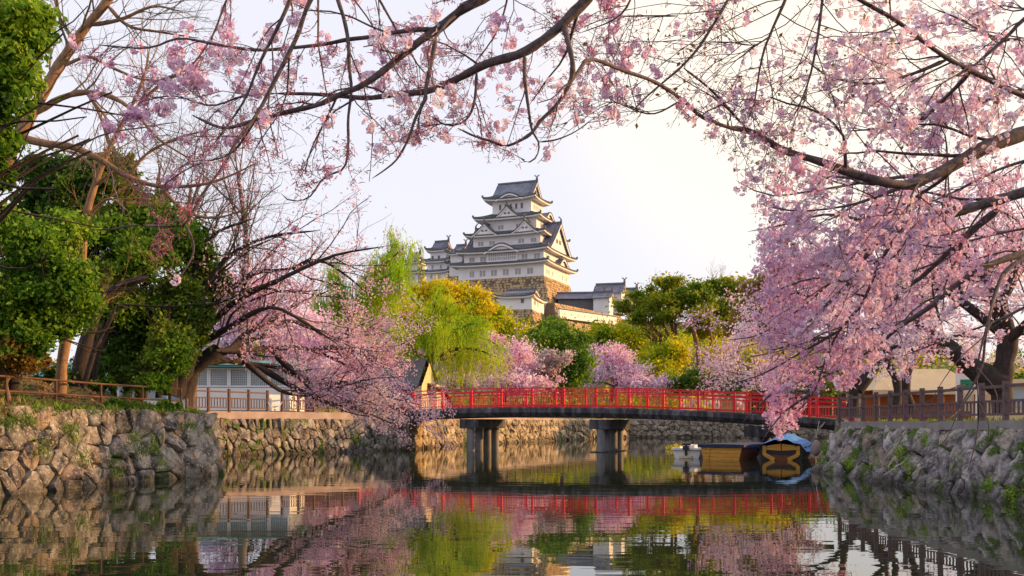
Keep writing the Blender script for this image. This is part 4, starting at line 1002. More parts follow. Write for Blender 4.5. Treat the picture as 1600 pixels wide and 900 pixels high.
mb.build('links', M['white'], t)
# mooring lines
for (a, b, lab) in ((P(1283, 664, 33.5), P(1268, 690, 41.5), 'thin mooring line slanting from the right wall corner to the covered boat'), (P(1288, 660, 33.2), P(1262, 700, 42), 'second mooring line from the right wall corner down to the boats')):
    t = thing('mooring_rope', lab, 'rope', a); MB().cyl((0, 0, 0), tuple(b - a), .012, n=5).build('rope', M['white'], t)
# ------------------------------------------------------------------ trees: limbs, twigs, leaves
def smooth_path(pts, n):
    pts = np.asarray(pts, float); m = len(pts)
    d = np.concatenate([[0], np.cumsum(np.linalg.norm(np.diff(pts, axis=0), axis=1))]); q = np.concatenate([[2 * pts[0] - pts[1]], pts, [2 * pts[-1] - pts[-2]]])
    t = np.linspace(0, d[-1], n); out = []
    for s in t:
        i = min(np.searchsorted(d, s, side='right') - 1, m - 2); f = (s - d[i]) / max(1e-9, d[i + 1] - d[i]); p0, p1, p2, p3 = q[i:i + 4]
        out.append(.5 * (2 * p1 + (p2 - p0) * f + (2 * p0 - 5 * p1 + 4 * p2 - p3) * f * f + (3 * p1 - p0 - 3 * p2 + p3) * f ** 3))
    return np.array(out)
def tubes(Pb, Rb, k=4):
    """Pb (m,n,3), Rb (m,n) -> V, quads"""
    m, n, _ = Pb.shape
    T = np.gradient(Pb, axis=1); T /= np.linalg.norm(T, axis=2, keepdims=True) + 1e-9
    ref = np.where(np.abs(T[:, :1, 2:3]) < .8, np.array([0, 0, 1.0]), np.array([1.0, 0, 0]))
    A = np.cross(T, ref); A /= np.linalg.norm(A, axis=2, keepdims=True) + 1e-9; B = np.cross(T, A)
    g = np.arange(k) * 2 * np.pi / k
    V = Pb[:, :, None, :] + Rb[:, :, None, None] * (A[:, :, None, :] * np.cos(g)[:, None] + B[:, :, None, :] * np.sin(g)[:, None])
    i = np.arange(m * n * k).reshape(m, n, k); a = i[:, :-1]; b = i[:, 1:]
    Fc = np.stack([a, np.roll(a, -1, 2), np.roll(b, -1, 2), b], -1).reshape(-1, 4)
    return V.reshape(-1, 3), Fc
def sub(rg, Pb, Rb, cnt, length, ang, bias=(0, 0, 0), wob=.18, n=6, t0=.15, t1=1.0, rr=.55, rmin=.002, taper=.25, pull=.0):
    """children of every branch of a batch"""
    m, k, _ = Pb.shape; M_ = m * cnt
    pi = np.repeat(np.arange(m), cnt); t = t0 + (t1 - t0) * ((np.tile(np.arange(cnt), m) + rg.random(M_)) / cnt)
    f = t * (k - 1); i0 = np.minimum(f.astype(int), k - 2); fr = (f - i0)[:, None]
    p = Pb[pi, i0] * (1 - fr) + Pb[pi, i0 + 1] * fr; T = Pb[pi, i0 + 1] - Pb[pi, i0]; T /= np.linalg.norm(T, axis=1, keepdims=True) + 1e-9
    r = Rb[pi, i0] * (1 - fr[:, 0]) + Rb[pi, i0 + 1] * fr[:, 0]
    q = rg.normal(size=(M_, 3)); q -= (q * T).sum(1, keepdims=True) * T; q /= np.linalg.norm(q, axis=1, keepdims=True)
    a = rg.uniform(ang[0], ang[1], M_)[:, None]
    D = T * np.cos(a) + q * np.sin(a) + np.array(bias); D /= np.linalg.norm(D, axis=1, keepdims=True)
    L = rg.uniform(length[0], length[1], M_) * (1.15 - .55 * t); st = (L / (n - 1))[:, None]
    out = [p]
    for j in range(n - 1):
        D = D + rg.normal(size=(M_, 3)) * wob + np.array(bias) * .25 + np.array([0, 0, pull]); D /= np.linalg.norm(D, axis=1, keepdims=True)
        out.append(out[-1] + D * st)
    P2 = np.stack(out, 1); r0 = np.clip(r * rr, rmin, np.maximum(L * .016, rmin)); R2 = r0[:, None] * np.linspace(1, taper, n)[None]
    return P2, np.maximum(R2, rmin * .6)
def on(rg, Pb, cnt, jit, t0=.1, t1=1.0):
    m, k, _ = Pb.shape; M_ = m * cnt; pi = np.repeat(np.arange(m), cnt); t = rg.uniform(t0, t1, M_)
    f = t * (k - 1); i0 = np.minimum(f.astype(int), k - 2); fr = (f - i0)[:, None]
    return Pb[pi, i0] * (1 - fr) + Pb[pi, i0 + 1] * fr + rg.normal(size=(M_, 3)) * jit
def pxy(c): return 800 + F * c[:, 0] / c[:, 1], HY - F * (c[:, 2] - EYE) / c[:, 1]
class Tree:
    def __init__(s, name, label, cat, base, bark, seed, group=None):
        s.org = np.array(base, float); s.t = thing(name, label, cat, s.org, group=group); s.bark = bark; s.rg = np.random.default_rng(seed); s.limbs = []
    def limb(s, pts, r0, r1, name='branch', n=None, k=8, mat=None, keep=True, wob=.0):
        p = smooth_path(pts, n or max(6, int(len(pts) * 3)))
        if wob: p[1:-1] += s.rg.normal(size=p[1:-1].shape) * wob
        r = np.linspace(r0, r1, len(p)) * (1 + .07 * s.rg.normal(size=len(p)))
        if keep: r[-1] *= .3
        if name == 'branch' and r0 < .15 and keep and not (len(pts) and abs(pxy(np.array([pts[0]]))[0][0] - 800) > 815) and not (len(pts) and pxy(np.array([pts[0]]))[1][0] < -35): r[0] *= .4
        V, Fc = tubes(p[None], r[None], k); mesh(name, V, Fc, mat or s.bark, s.t, s.org, smooth=True)
        if keep: s.limbs.append((p, r))
        return p, r
    def px(s, pts, r0, r1, **kw): return s.limb([P(*q) for q in pts], r0, r1, **kw)
    def batch(s, which=None, n=12):
        Pb, Rb = [], []
        for p, r in (s.limbs if which is None else which):
            t = np.linspace(0, 1, len(p)); q = np.linspace(0, 1, n)
            Pb.append(np.stack([np.interp(q, t, p[:, k]) for k in range(3)], -1)); Rb.append(np.interp(q, t, r))
        return np.array(Pb), np.array(Rb)
    def twigs(s, Pb, Rb, name='twigs', k=4, mat=None):
        V, Fc = tubes(Pb, Rb, k); tag(mesh(name, V, Fc, mat or s.bark, s.t, s.org, smooth=k > 4), kind='stuff')
    def leaves(s, pts, smin, smax, mat, name='foliage', tv=LEAF_V, tf=LEAF_F, **kw):
        V, Fc = scatter(pts, tv, tf, s.rg, smin, smax, **kw); tag(mesh(name, V, Fc, mat, s.t, s.org), kind='stuff')
# a five petalled flower with its dark red heart
def flower():
    V = []; Fc = []; mi = []
    for k in range(5):
        a = k * 2 * math.pi / 5; ca, sa = math.cos(a), math.sin(a)
        b = len(V)
        for (r, w, z) in ((.06, 0, 0), (.36, -.25, .10), (.52, 0, .12), (.36, .25, .10)): V.append((r * ca - w * sa, r * sa + w * ca, z))
        Fc.append((b, b + 1, b + 2, b + 3)); mi.append(0)
    b = len(V); V += [(.10, 0, .07), (0, .10, .07), (-.10, 0, .07), (0, -.10, .07)]; Fc.append((b, b + 1, b + 2, b + 3)); mi.append(1)
    return np.array(V, float), np.array(Fc), mi
FL_V, FL_F, FL_M = flower()
BUD_V = np.array([(0, 0, -1.0), (.10, 0, -.1), (0, 0, .45), (-.10, 0, -.1), (0, -.10, -.1), (0, .10, -.1)]); BUD_F = np.array([(0, 1, 2, 3), (0, 4, 2, 5)])
def blossoms(s, centres, per, spread, smin, smax, petal, name='blossoms'):
    n = len(centres); rg = s.rg; k = rg.integers(max(1, per // 2), per + 1, n); idx = np.repeat(np.arange(n), k)
    o = rg.normal(size=(len(idx), 3)); o /= np.linalg.norm(o, axis=1, keepdims=True)
    pts = centres[idx] + o * spread * rg.uniform(.5, 1.1, (len(idx), 1))
    # face each flower outwards from its cluster
    z = o + rg.normal(size=o.shape) * .35; z /= np.linalg.norm(z, axis=1, keepdims=True)
    x = np.cross(z, rg.normal(size=z.shape)); x /= np.linalg.norm(x, axis=1, keepdims=True); y = np.cross(z, x)
    Rm = np.stack([x, y, z], -1); sc = rg.uniform(smin, smax, len(idx))[:, None, None]
    V = np.einsum('nij,kj->nki', Rm, FL_V) * sc + pts[:, None, :]; kk = len(FL_V)
    Fc = (FL_F[None] + (np.arange(len(idx)) * kk)[:, None, None]).reshape(-1, 4)
    tag(mesh(name, V.reshape(-1, 3), Fc, [petal, M['calyx']], s.t, s.org, midx=np.tile(FL_M, len(idx))), kind='stuff')

# ---- the bough tree over the top of the picture
A = Tree('cherry_tree', 'cherry tree arching over the top of the picture with dark bare boughs and red buds', 'tree', (9.0, 1.0, .5), M['bark_cherry'], 11)
A.limb([(9, 1, .4), (8.6, 1.4, 2.2), (7.4, 2.4, 4.0)], .22, .14, name='trunk', keep=False, n=12, k=12)
D = 5.2
A.limb([(7.4, 2.4, 4.0), (5.0, 3.8, 4.8), (2.6, 4.8, 4.5), P(960, -60, 5.1)], .14, .034, keep=False)
A.limb([(7.4, 2.4, 4.0), (5.4, 3.2, 5.4), (2.6, 4.3, 4.9), P(880, -90, 4.9)], .12, .032, keep=False)
A.px([(960, -60, 5.1), (916, 0, D), (902, 14, D), (877, 39, D), (849, 62, D), (813, 84, D), (760, 100, 5.2), (709, 126, 5.3), (670, 142, 5.3), (620, 147, 5.4), (578, 153, 5.4), (542, 151, 5.5), (489, 147, 5.5), (428, 146, 5.6)], .032, .007)
A.px([(880, -90, 4.9), (800, -30, 4.9), (752, 0, 4.9), (727, 11, 4.9), (684, 46, 5), (663, 59, 5), (627, 87, 5), (592, 116, 5), (563, 135, 5), (531, 148, 5), (496, 164, 5), (453, 174, 5), (400, 187, 5), (350, 200, 5), (300, 180, 5)], .030, .006)
A.px([(540, -90, 4.7), (485, 0, 4.7), (464, 57, 4.7), (432, 121, 4.7), (400, 181, 4.7), (369, 222, 4.6), (347, 262, 4.6), (311, 311, 4.6), (289, 351, 4.6), (249, 353, 4.6), (205, 352, 4.6), (178, 358, 4.6), (142, 359, 4.6)], .014, .0035)
A.px([(289, 351, 4.6), (300, 372, 4.6), (302, 395, 4.6), (290, 420, 4.6), (280, 432, 4.6)], .007, .003)
A.px([(470, -40, 4.9), (440, 30, 4.9), (405, 100, 4.9), (380, 160, 4.9), (330, 230, 4.9)], .012, .004)
A.px([(500, -90, 5), (528, 0, 5), (537, 28, 5), (544, 64, 5), (546, 107, 5), (549, 142, 5), (544, 185, 5), (544, 228, 5), (537, 263, 5), (507, 277, 5), (482, 309, 5), (453, 313, 5), (440, 303, 5)], .012, .0035)
A.px([(684, 46, 5), (656, 46, 5), (620, 50, 5), (585, 57, 5), (542, 62, 5.05), (507, 69, 5.1), (453, 75, 5.2), (400, 78, 5.2), (340, 70, 5.3), (280, 60, 5.3), (230, 75, 5.3), (150, 70, 5.3)], .013, .004)
A.px([(681, 59, 5), (674, 96, 5), (665, 140, 5), (665, 153, 5), (649, 185, 5), (638, 217, 5), (620, 249, 5), (599, 267, 5), (581, 279, 5)], .013, .003)
A.px([(880, 40, D), (890, 75, 5.1), (895, 107, 5.1), (888, 135, 5.1), (867, 167, 5.1), (845, 188, 5.1), (828, 210, 5.1), (792, 228, 5.1), (767, 220, 5.1), (742, 213, 5.1), (715, 200, 5.1)], .016, .004)
A.px([(820, 87, D), (820, 124, 5.1), (826, 171, 5.1), (831, 203, 5.1), (842, 224, 5.1), (838, 245, 5.1), (824, 254, 5.1), (812, 246, 5.1)], .011, .003)
A.px([(745, 112, D), (741, 160, 5.2), (727, 188, 5.2), (700, 196, 5.2), (670, 180, 5.2)], .009, .003)
A.px([(842, 222, 5.1), (870, 218, 5.1), (900, 205, 5.1), (925, 186, 5.1)], .005, .002)
A.px([(888, 135, 5.1), (905, 110, 5.2), (923, 92, 5.3), (973, 110, 5.5), (1023, 128, 5.7), (1066, 156, 6), (1101, 185, 6.3), (1160, 206, 6.6)], .010, .012)
A.px([(560, -60, 5.3), (610, 30, 5.3), (640, 80, 5.3), (660, 110, 5.3), (690, 130, 5.3)], .008, .003)
A.px([(430, 146, 5.6), (380, 150, 5.6), (330, 165, 5.6), (270, 150, 5.6), (215, 160, 5.6)], .008, .003)
A.px([(400, 187, 5.0), (360, 240, 5.4), (300, 260, 5.4), (240, 300, 5.4)], .008, .003)
A.px([(800, -60, 5.6), (790, 10, 5.6), (770, 60, 5.6), (740, 100, 5.6)], .008, .003)
A.px([(1000, -60, 5.6), (985, 0, 5.6), (960, 30, 5.6), (905, 52, 5.6)], .008, .003)
A.px([(1060, 25, 6), (1000, 25, 6), (950, 28, 6), (905, 45, 6)], .006, .003)
A.px([(380, -60, 5.6), (350, 10, 5.6), (330, 60, 5.6), (290, 110, 5.6), (230, 130, 5.6)], .009, .003)
for q, r_ in (((540, -90, 4.7), .015), ((470, -40, 4.9), .013), ((500, -90, 5), .013), ((560, -60, 5.3), .009), ((800, -60, 5.6), .009), ((380, -60, 5.6), .010), ((1000, -60, 5.6), .009)):
    e = P(*q); s_ = np.array([1.2, 4.6, 4.75]); A.limb([s_, (s_ + e) / 2 + (0, 0, .25), e], .028, r_, keep=False, n=9)
b0, r0 = A.batch(n=14)
s1, q1 = sub(A.rg, b0, r0, 8, (.20, .75), (.4, 1.2), (-.08, 0, -.15), .16, 8, .12, 1, .45, .0022, .4, pull=-.02)
LOWX = [-200, 120, 300, 440, 480, 560, 600, 640, 700, 760, 830, 870, 930, 1000, 1060, 1110, 1150, 1172, 1200, 1700]
LOWY = [340, 350, 440, 400, 330, 300, 285, 240, 205, 240, 258, 225, 180, 190, 200, 225, 262, 400, 900, 900]
def trim(s, q, slack=12):
    okk = np.ones(len(s), bool)
    for j in (-1, s.shape[1] // 2): ex, ey = pxy(s[:, j]); okk &= ey < np.interp(ex, LOWX, LOWY) + slack
    return s[okk], q[okk]
s1, q1 = trim(s1, q1)
s2, q2 = sub(A.rg, s1, q1, 4, (.08, .30), (.4, 1.1), (0, 0, .02), .2, 6, .15, 1, .6, .0015, .5)
s2, q2 = trim(s2, q2)
A.twigs(s1, q1); A.twigs(s2, q2, name='spur_twigs', k=3)
def thin(rg, pts, f): return pts[rg.random(len(pts)) < f]
# flowers thicker towards the upper left and above, sparse lower down
cc = on(A.rg, s2, 2, .008, .3); w = np.clip((cc[:, 2] - 2.85) / 1.0, .05, 1) * .62
cl = cc[A.rg.random(len(cc)) < 1.5 * w * (.25 + .75 * (np.sin(cc[:, 0] * 5.0) * np.sin(cc[:, 2] * 6 + cc[:, 0] * 2) > -.15))]
blossoms(A, cl, 9, .038, .034, .046, M['petal'])
bc = np.concatenate([on(A.rg, s2, 3, .008, .2), on(A.rg, s1, 8, .008, .2)]); bc = thin(A.rg, bc, .75); o = np.repeat(bc, 6, 0) + A.rg.normal(size=(len(bc) * 6, 3)) * .014
A.leaves(o, .014, .028, M['bud'], name='buds', tv=BUD_V, tf=BUD_F)

# ---- the great cherry hanging in from the right
B = Tree('cherry_tree', 'large pink cherry tree leaning in from the right edge with long drooping boughs in flower', 'tree', (14.5, 10.5, RB - .05), M['bark_cherry'], 12)
B.limb([(14.5, 10.5, 1.4), (14.1, 10.4, 2.6), (13.2, 10.2, 3.8)], .42, .30, name='trunk', keep=False, n=14, k=14)
B.limb([(13.2, 10.2, 3.8), (10.5, 9.4, 5.0), (7.5, 8.2, 5.0), P(1640, 195, 7.6)], .26, .062, keep=False)
B.limb([(13.2, 10.2, 3.8), (10.5, 10.6, 4.3), (7.6, 9.8, 4.4), P(1640, 285, 9.3)], .22, .058, keep=False)
B.limb([(13.2, 10.2, 3.8), (10, 11.4, 3.8), (8.0, 11.6, 3.9), P(1650, 385, 11)], .22, .048, keep=False)
B.px([(1640, 195, 7.6), (1600, 208, 7.5), (1540, 230, 7.4), (1495, 255, 7.3), (1453, 276, 7.2), (1419, 289, 7.1), (1374, 283, 7), (1329, 270, 7), (1283, 253, 6.9), (1223, 234, 6.8), (1178, 208, 6.7), (1140, 198, 6.6)], .058, .018)
B.px([(1660, 175, 7.4), (1582, 142, 7), (1518, 111, 6.8), (1480, 91, 6.7), (1442, 64, 6.6), (1397, 30, 6.5), (1344, 0, 6.4), (1290, -40, 6.3)], .022, .012)
B.px([(1480, 93, 6.7), (1427, 115, 6.7), (1374, 130, 6.8), (1329, 128, 6.8), (1291, 117, 6.8), (1260, 95, 6.8)], .014, .005)
B.px([(1250, -60, 6.2), (1227, 0, 6.2), (1202, 57, 6.2), (1189, 98, 6.2), (1176, 181, 6.2)], .012, .004)
B.px([(1290, -60, 6.4), (1285, 0, 6.4), (1276, 68, 6.4), (1265, 121, 6.4), (1250, 162, 6.4), (1232, 196, 6.4)], .012, .004)
B.px([(1202, 57, 6.2), (1180, 70, 6.2), (1150, 68, 6.2), (1140, 62, 6.2)], .005, .002)
B.px([(1160, -50, 6), (1137, 0, 6), (1116, 36, 6), (1091, 75, 6), (1062, 107, 6), (1037, 128, 6), (1005, 156, 6), (985, 178, 6)], .012, .004)
B.px([(1069, 107, 6), (1101, 132, 6.2), (1130, 160, 6.4), (1160, 195, 6.6)], .007, .008)
B.px([(1066, 156, 6), (1020, 178, 6), (975, 165, 6), (945, 150, 6)], .006, .003)
B.px([(1640, 285, 9.3), (1600, 300, 9.2), (1540, 318, 9.2), (1488, 332, 9.1), (1444, 340, 9.1), (1396, 360, 9.1), (1356, 396, 9.2), (1328, 440, 9.3), (1292, 476, 9.4), (1262, 505, 9.5)], .055, .012)
B.px([(1564, 324, 9.3), (1524, 356, 9.4), (1480, 396, 9.5), (1436, 436, 9.6), (1412, 450, 9.6), (1380, 490, 9.7), (1350, 530, 9.8)], .036, .008)
B.px([(1410, 355, 9.1), (1376, 408, 9.3), (1348, 472, 9.4), (1312, 516, 9.6), (1292, 556, 9.8), (1272, 612, 9.9), (1240, 650, 10)], .020, .005)
B.px([(1650, 385, 11), (1600, 396, 10.8), (1540, 416, 10.6), (1500, 440, 10.6), (1452, 480, 10.6), (1404, 512, 10.7), (1376, 536, 10.8), (1340, 560, 10.9), (1300, 580, 11), (1260, 612, 11), (1232, 644, 11)], .045, .008)
B.px([(1640, 395, 8.4), (1600, 404, 8.3), (1568, 428, 8.2), (1552, 472, 8.2), (1540, 524, 8.2), (1534, 572, 8.2), (1512, 616, 8.2), (1488, 652, 8.2)], .024, .006, keep=False)
B.px([(1568, 428, 8.2), (1556, 460, 7.8), (1544, 500, 7.4), (1527, 575, 7.4), (1529, 630, 7.4), (1527, 678, 7.4), (1513, 735, 7.4)], .012, .004, keep=False)
B.px([(1528, 600, 7.4), (1500, 640, 7.4), (1475, 690, 7.4), (1440, 710, 7.4)], .006, .002, keep=False)
B.px([(1660, -10, 7.2), (1600, 30, 7.2), (1574, 57, 7.2), (1540, 87, 7.2), (1518, 106, 7.2), (1480, 150, 7.4)], .02, .006)
B.px([(1495, 255, 7.3), (1470, 282, 7.7), (1434, 306, 8), (1397, 328, 8.2), (1340, 360, 8.4)], .02, .006)
ext = [[(1356, 396, 9.2), (1300, 440, 10.2), (1240, 490, 10.6), (1180, 525, 11), (1125, 532, 11.2)], [(1312, 516, 9.6), (1250, 552, 10.5), (1190, 585, 10.8), (1140, 600, 11)],
       [(1272, 612, 9.9), (1230, 640, 10.5), (1205, 668, 10.6), (1190, 690, 10.6)], [(1396, 360, 9.1), (1300, 335, 9.6), (1230, 350, 9.4), (1168, 362, 9.2)], [(1328, 440, 9.3), (1270, 435, 10.2), (1210, 455, 10.2), (1172, 474, 10.2)],
       [(1453, 276, 7.2), (1420, 275, 7.8), (1350, 285, 8.6), (1260, 300, 8.2), (1200, 305, 8), (1150, 282, 8)], [(1419, 289, 7.1), (1330, 320, 8.4), (1250, 330, 8.2), (1195, 322, 8.2)], [(1356, 396, 9.2), (1300, 400, 9.7), (1240, 400, 9.8), (1200, 408, 9.8)],
       [(1620, 470, 12), (1560, 500, 12), (1480, 530, 12), (1400, 560, 12)], [(1640, 240, 10), (1560, 265, 10), (1490, 300, 10), (1420, 330, 10)], [(1640, 130, 9), (1560, 150, 9), (1490, 180, 9), (1430, 200, 9)],
       [(1640, 60, 8.6), (1560, 60, 8.6), (1500, 30, 8.6), (1450, 10, 8.6)], [(1640, 350, 12), (1560, 365, 12), (1480, 385, 12), (1400, 400, 12)], [(1350, 530, 9.8), (1320, 525, 10.6), (1290, 520, 11.2), (1230, 545, 11.5), (1160, 560, 11.8)], [(1518, 111, 6.8), (1480, 150, 7.2), (1440, 185, 7.6), (1380, 200, 7.4), (1320, 205, 7.2)],
       [(1260, 612, 11), (1215, 610, 11.2), (1180, 640, 11.3), (1160, 660, 11.3)]]
for e in ext: B.px(e, .018, .005)
for q, r_ in (((1290, -40, 6.3), .013), ((1250, -60, 6.2), .013), ((1290, -60, 6.4), .013), ((1160, -50, 6), .013)):
    e = P(*q); s_ = np.array([7.5, 8.2, 5.0]); B.limb([s_, (s_ + e) / 2 + (0, 0, .45), e], .05, r_, keep=False, n=9)
for q, r_ in (((1660, 175, 7.4), .024), ((1660, -10, 7.2), .022), ((1640, 395, 8.4), .026), ((1640, 240, 10), .02), ((1640, 130, 9), .02), ((1640, 60, 8.6), .02), ((1640, 350, 12), .02), ((1620, 470, 12), .02)):
    e = P(*q); s_ = np.array([9.5, 9.6, 4.8]) if q[2] < 9 else np.array([10.2, 11.0, 4.1]); B.limb([s_, (s_ + e) / 2 + (0, 0, .2), e], .07, r_, keep=False, n=9)
b0, r0 = B.batch(n=14)
s1, q1 = sub(B.rg, b0, r0, 12, (.35, 1.15), (.4, 1.15), (-.10, 0, -.08), .15, 8, .10, 1, .42, .003, .4)
s1, q1 = trim(s1, q1)
ex, ey = pxy(s1[:, -1]); ok_ = ey < np.interp(ex, [1090, 1132, 1150, 1235, 1262, 1330, 1345], [610, 630, 690, 690, 628, 612, 592]) - 14 * B.rg.random(len(ex)); s1, q1 = s1[ok_], q1[ok_]
s2, q2 = sub(B.rg, s1, q1, 5, (.15, .45), (.4, 1.1), (0, 0, 0), .2, 6, .15, 1, .6, .002, .5)
ex, ey = pxy(s2[:, -1]); ok_ = ey < np.interp(ex, [1090, 1132, 1150, 1235, 1262, 1330, 1345], [616, 640, 694, 695, 636, 618, 600]) - 12 * B.rg.random(len(ex)); s2, q2 = s2[ok_], q2[ok_]; s2, q2 = trim(s2, q2)
B.twigs(s1, q1); B.twigs(s2, q2, name='spur_twigs', k=3)
cc = np.concatenate([on(B.rg, s2, 4, .02, .2), on(B.rg, s1, 4, .03, .3)])
# the crown carries more flower low down on the river side, buds and bare twigs higher up
hz = cc[:, 2] - (1.55 + .17 * cc[:, 1]); dens = np.clip(1.0 - 1.05 * np.clip(hz, 0, 3), .13, 1) * np.clip((cc[:, 0] - .12 * cc[:, 1]) / .9, .12, 1)
ex, ey = pxy(cc); dens = np.maximum(dens, .62 * sstep(1230, 1400, ex) * (.35 + .65 * (np.sin(cc[:, 0] * 5.3 + cc[:, 2] * 3) * np.sin(cc[:, 2] * 6.1 + 1) > -.2)))
keep = B.rg.random(len(cc)) < dens
blossoms(B, thin(B.rg, cc[keep], .72), 8, .048, .032, .043, M['petal'])
bc = on(B.rg, s2, 3, .012, .2); o = np.repeat(bc, 2, 0) + B.rg.normal(size=(len(bc) * 2, 3)) * .014
B.leaves(o, .018, .032, M['bud'], name='buds', tv=BUD_V, tf=BUD_F)
B.leaves(thin(B.rg, on(B.rg, s2, 2, .02, .4), .5), .02, .045, M['shoot'], name='young_leaves')

for e in ([(1540, 524, 8.2), (1500, 560, 8.1), (1470, 600, 8.1), (1450, 640, 8.1)], [(1527, 575, 7.4), (1555, 610, 7.3), (1560, 650, 7.3)], [(1500, 640, 7.4), (1480, 655, 7.3), (1450, 660, 7.3)], [(1529, 630, 7.4), (1545, 665, 7.4), (1540, 700, 7.4)], [(1513, 600, 8.2), (1480, 610, 8.1), (1430, 640, 8.1)]): B.px(e, .006, .002, keep=False)
# ---- generic cherry standing farther off
def cherry(label, base, trunk, limbs, seed, rt, rl, s1len, s2len, n1, n2, per, psz, petal, bark=None, dens=None, group=None, bias=(0, 0, .05), jit=.12, n3=0, name='cherry_tree', low=None):
    t = Tree(name, label, 'tree', P(*base), bark or M['bark_dark'], seed, group)
    for tr in trunk: t.px(tr, rt, rt * .6, name='trunk', keep=False, k=10)
    for l in limbs: t.px(l, rl, rl * .2, k=6)
    b0, r0 = t.batch(n=12)
    s1, q1 = sub(t.rg, b0, r0, n1, s1len, (.3, 1.1), bias, .14, 8, .15, 1, .45, .006, .35)
    if low is not None: ex, ey = pxy(s1[:, -1]); okk = ey < np.interp(ex, *low); s1, q1 = s1[okk], q1[okk]
    s2, q2 = sub(t.rg, s1, q1, n2, s2len, (.3, 1.1), bias, .18, 5, .15, 1, .6, .004, .5)
    if low is not None: ex, ey = pxy(s2[:, -1]); okk = ey < np.interp(ex, *low) + 6; s2, q2 = s2[okk], q2[okk]
    t.twigs(s1, q1); t.twigs(s2, q2, name='spur_twigs', k=3)
    pts = on(t.rg, s2, per, jit, .1)
    if dens is not None: pts = pts[t.rg.random(len(pts)) < dens(pts)]
    t.leaves(pts, psz * .6, psz * 1.25, petal, name='blossoms')
    return t
# left cherry leaning over the water
def left_d(p):
    x, y = pxy(p); return np.clip(.22 + .78 * sstep(360, 520, y), .1, 1) * np.clip((x - 290) / 100, .14, 1) * np.clip(1.1 - .5 * sstep(560, 430, y) * sstep(520, 620, x), .2, 1)
cherry('wide leaning pink cherry tree on the left bank drooping its blossom over the bridge end', (282, 612, 34),
       [[(272, 618, 34), (290, 575, 34), (318, 520, 34)], [(285, 618, 34.3), (305, 575, 34.3), (340, 545, 34.2)], [(262, 618, 33.7), (268, 570, 33.7), (290, 520, 33.5)]],
       [[(290, 560, 34), (318, 517, 34), (346, 466, 34), (397, 427, 34), (435, 423, 34), (463, 417, 34), (482, 406, 34), (513, 412, 34), (552, 439, 34), (583, 466, 34)],
        [(286, 582, 34), (350, 552, 35), (385, 520, 36), (432, 493, 37), (467, 474, 38), (513, 454, 38)],
        [(310, 568, 34.3), (369, 540, 36), (408, 524, 37), (451, 501, 38), (498, 517, 39), (560, 520, 40), (606, 505, 41)],
        [(314, 572, 34.3), (350, 563, 35), (400, 570, 37), (435, 575, 39), (498, 598, 41), (552, 621, 43), (605, 652, 45), (640, 680, 45)],
        [(336, 548, 34.2), (420, 545, 37), (480, 545, 40), (540, 570, 42), (600, 605, 44), (650, 630, 46)],
        [(270, 530, 33.5), (320, 450, 33), (358, 400, 33), (420, 370, 33), (500, 360, 33)], [(290, 520, 33.5), (300, 440, 33), (330, 370, 32.5), (400, 340, 32)],
        [(318, 517, 34), (370, 470, 33), (430, 440, 32), (520, 400, 32), (600, 385, 32)], [(310, 540, 34), (360, 510, 33), (420, 480, 32), (470, 500, 32), (530, 540, 33)],
        [(400, 570, 37), (450, 600, 38), (500, 625, 39), (560, 640, 41), (620, 665, 43)], [(480, 545, 40), (540, 545, 41), (600, 570, 42)],
        [(435, 575, 39), (500, 600, 41), (570, 615, 43), (630, 645, 45), (652, 675, 46)], [(420, 545, 37), (470, 590, 38), (520, 615, 40), (580, 650, 42)], [(498, 598, 41), (560, 600, 42), (610, 620, 44), (645, 655, 45)], [(369, 550, 36), (410, 590, 36), (450, 615, 37), (500, 620, 38)]],
       21, .34, .13, (1.2, 4.0), (.5, 1.5), 13, 8, 28, .10, M['petal_far'], dens=left_d, jit=.11, low=([300, 400, 480, 560, 610, 640, 670], [590, 612, 636, 655, 682, 698, 696]), bark=M['bark_dark'])
# right bank cherries behind the fence
def r_d(p):
    x, y = pxy(p); return np.clip(1.05 - .55 * sstep(420, 300, y), .1, 1) * (y < 610)
cherry('old pink cherry with a thick black trunk behind the right end of the fence', (1565, 640, 30),
       [[(1568, 645, 30), (1565, 590, 30), (1575, 530, 30), (1560, 470, 30)], [(1562, 600, 30), (1520, 575, 30), (1485, 545, 30), (1440, 520, 31)]],
       [[(1570, 540, 30), (1620, 490, 29), (1680, 450, 28)], [(1560, 470, 30), (1530, 420, 31), (1480, 370, 32), (1420, 340, 33)], [(1560, 480, 30), (1600, 400, 30), (1610, 330, 30)],
        [(1485, 545, 30), (1430, 500, 32), (1370, 470, 34), (1310, 450, 35)], [(1575, 530, 30), (1500, 470, 30), (1430, 430, 31), (1350, 400, 33)], [(1500, 550, 30), (1440, 545, 29), (1380, 540, 28)], [(1560, 500, 30), (1540, 400, 33), (1560, 320, 34)]],
       22, .36, .16, (1.4, 3.6), (.5, 1.5), 13, 7, 38, .12, M['petal_far'], dens=r_d, jit=.14)
cherry('dense pink cherry with paired slim trunks behind the middle of the right fence', (1395, 640, 41),
       [[(1398, 645, 41), (1402, 600, 41), (1380, 555, 41)], [(1425, 645, 41.5), (1415, 600, 41.5), (1430, 550, 41.5)]],
       [[(1380, 555, 41), (1340, 510, 41), (1280, 470, 41), (1220, 450, 41)], [(1400, 560, 41), (1390, 490, 41), (1370, 420, 41), (1350, 360, 41)], [(1430, 550, 41), (1470, 500, 42), (1520, 460, 43), (1580, 440, 44)], [(1390, 540, 41), (1330, 530, 40), (1270, 530, 39), (1200, 550, 39)], [(1430, 550, 41), (1440, 470, 43), (1470, 400, 43)]],
       23, .22, .15, (1.8, 4.4), (.6, 1.8), 13, 7, 38, .14, M['petal_far'], dens=r_d, jit=.17)
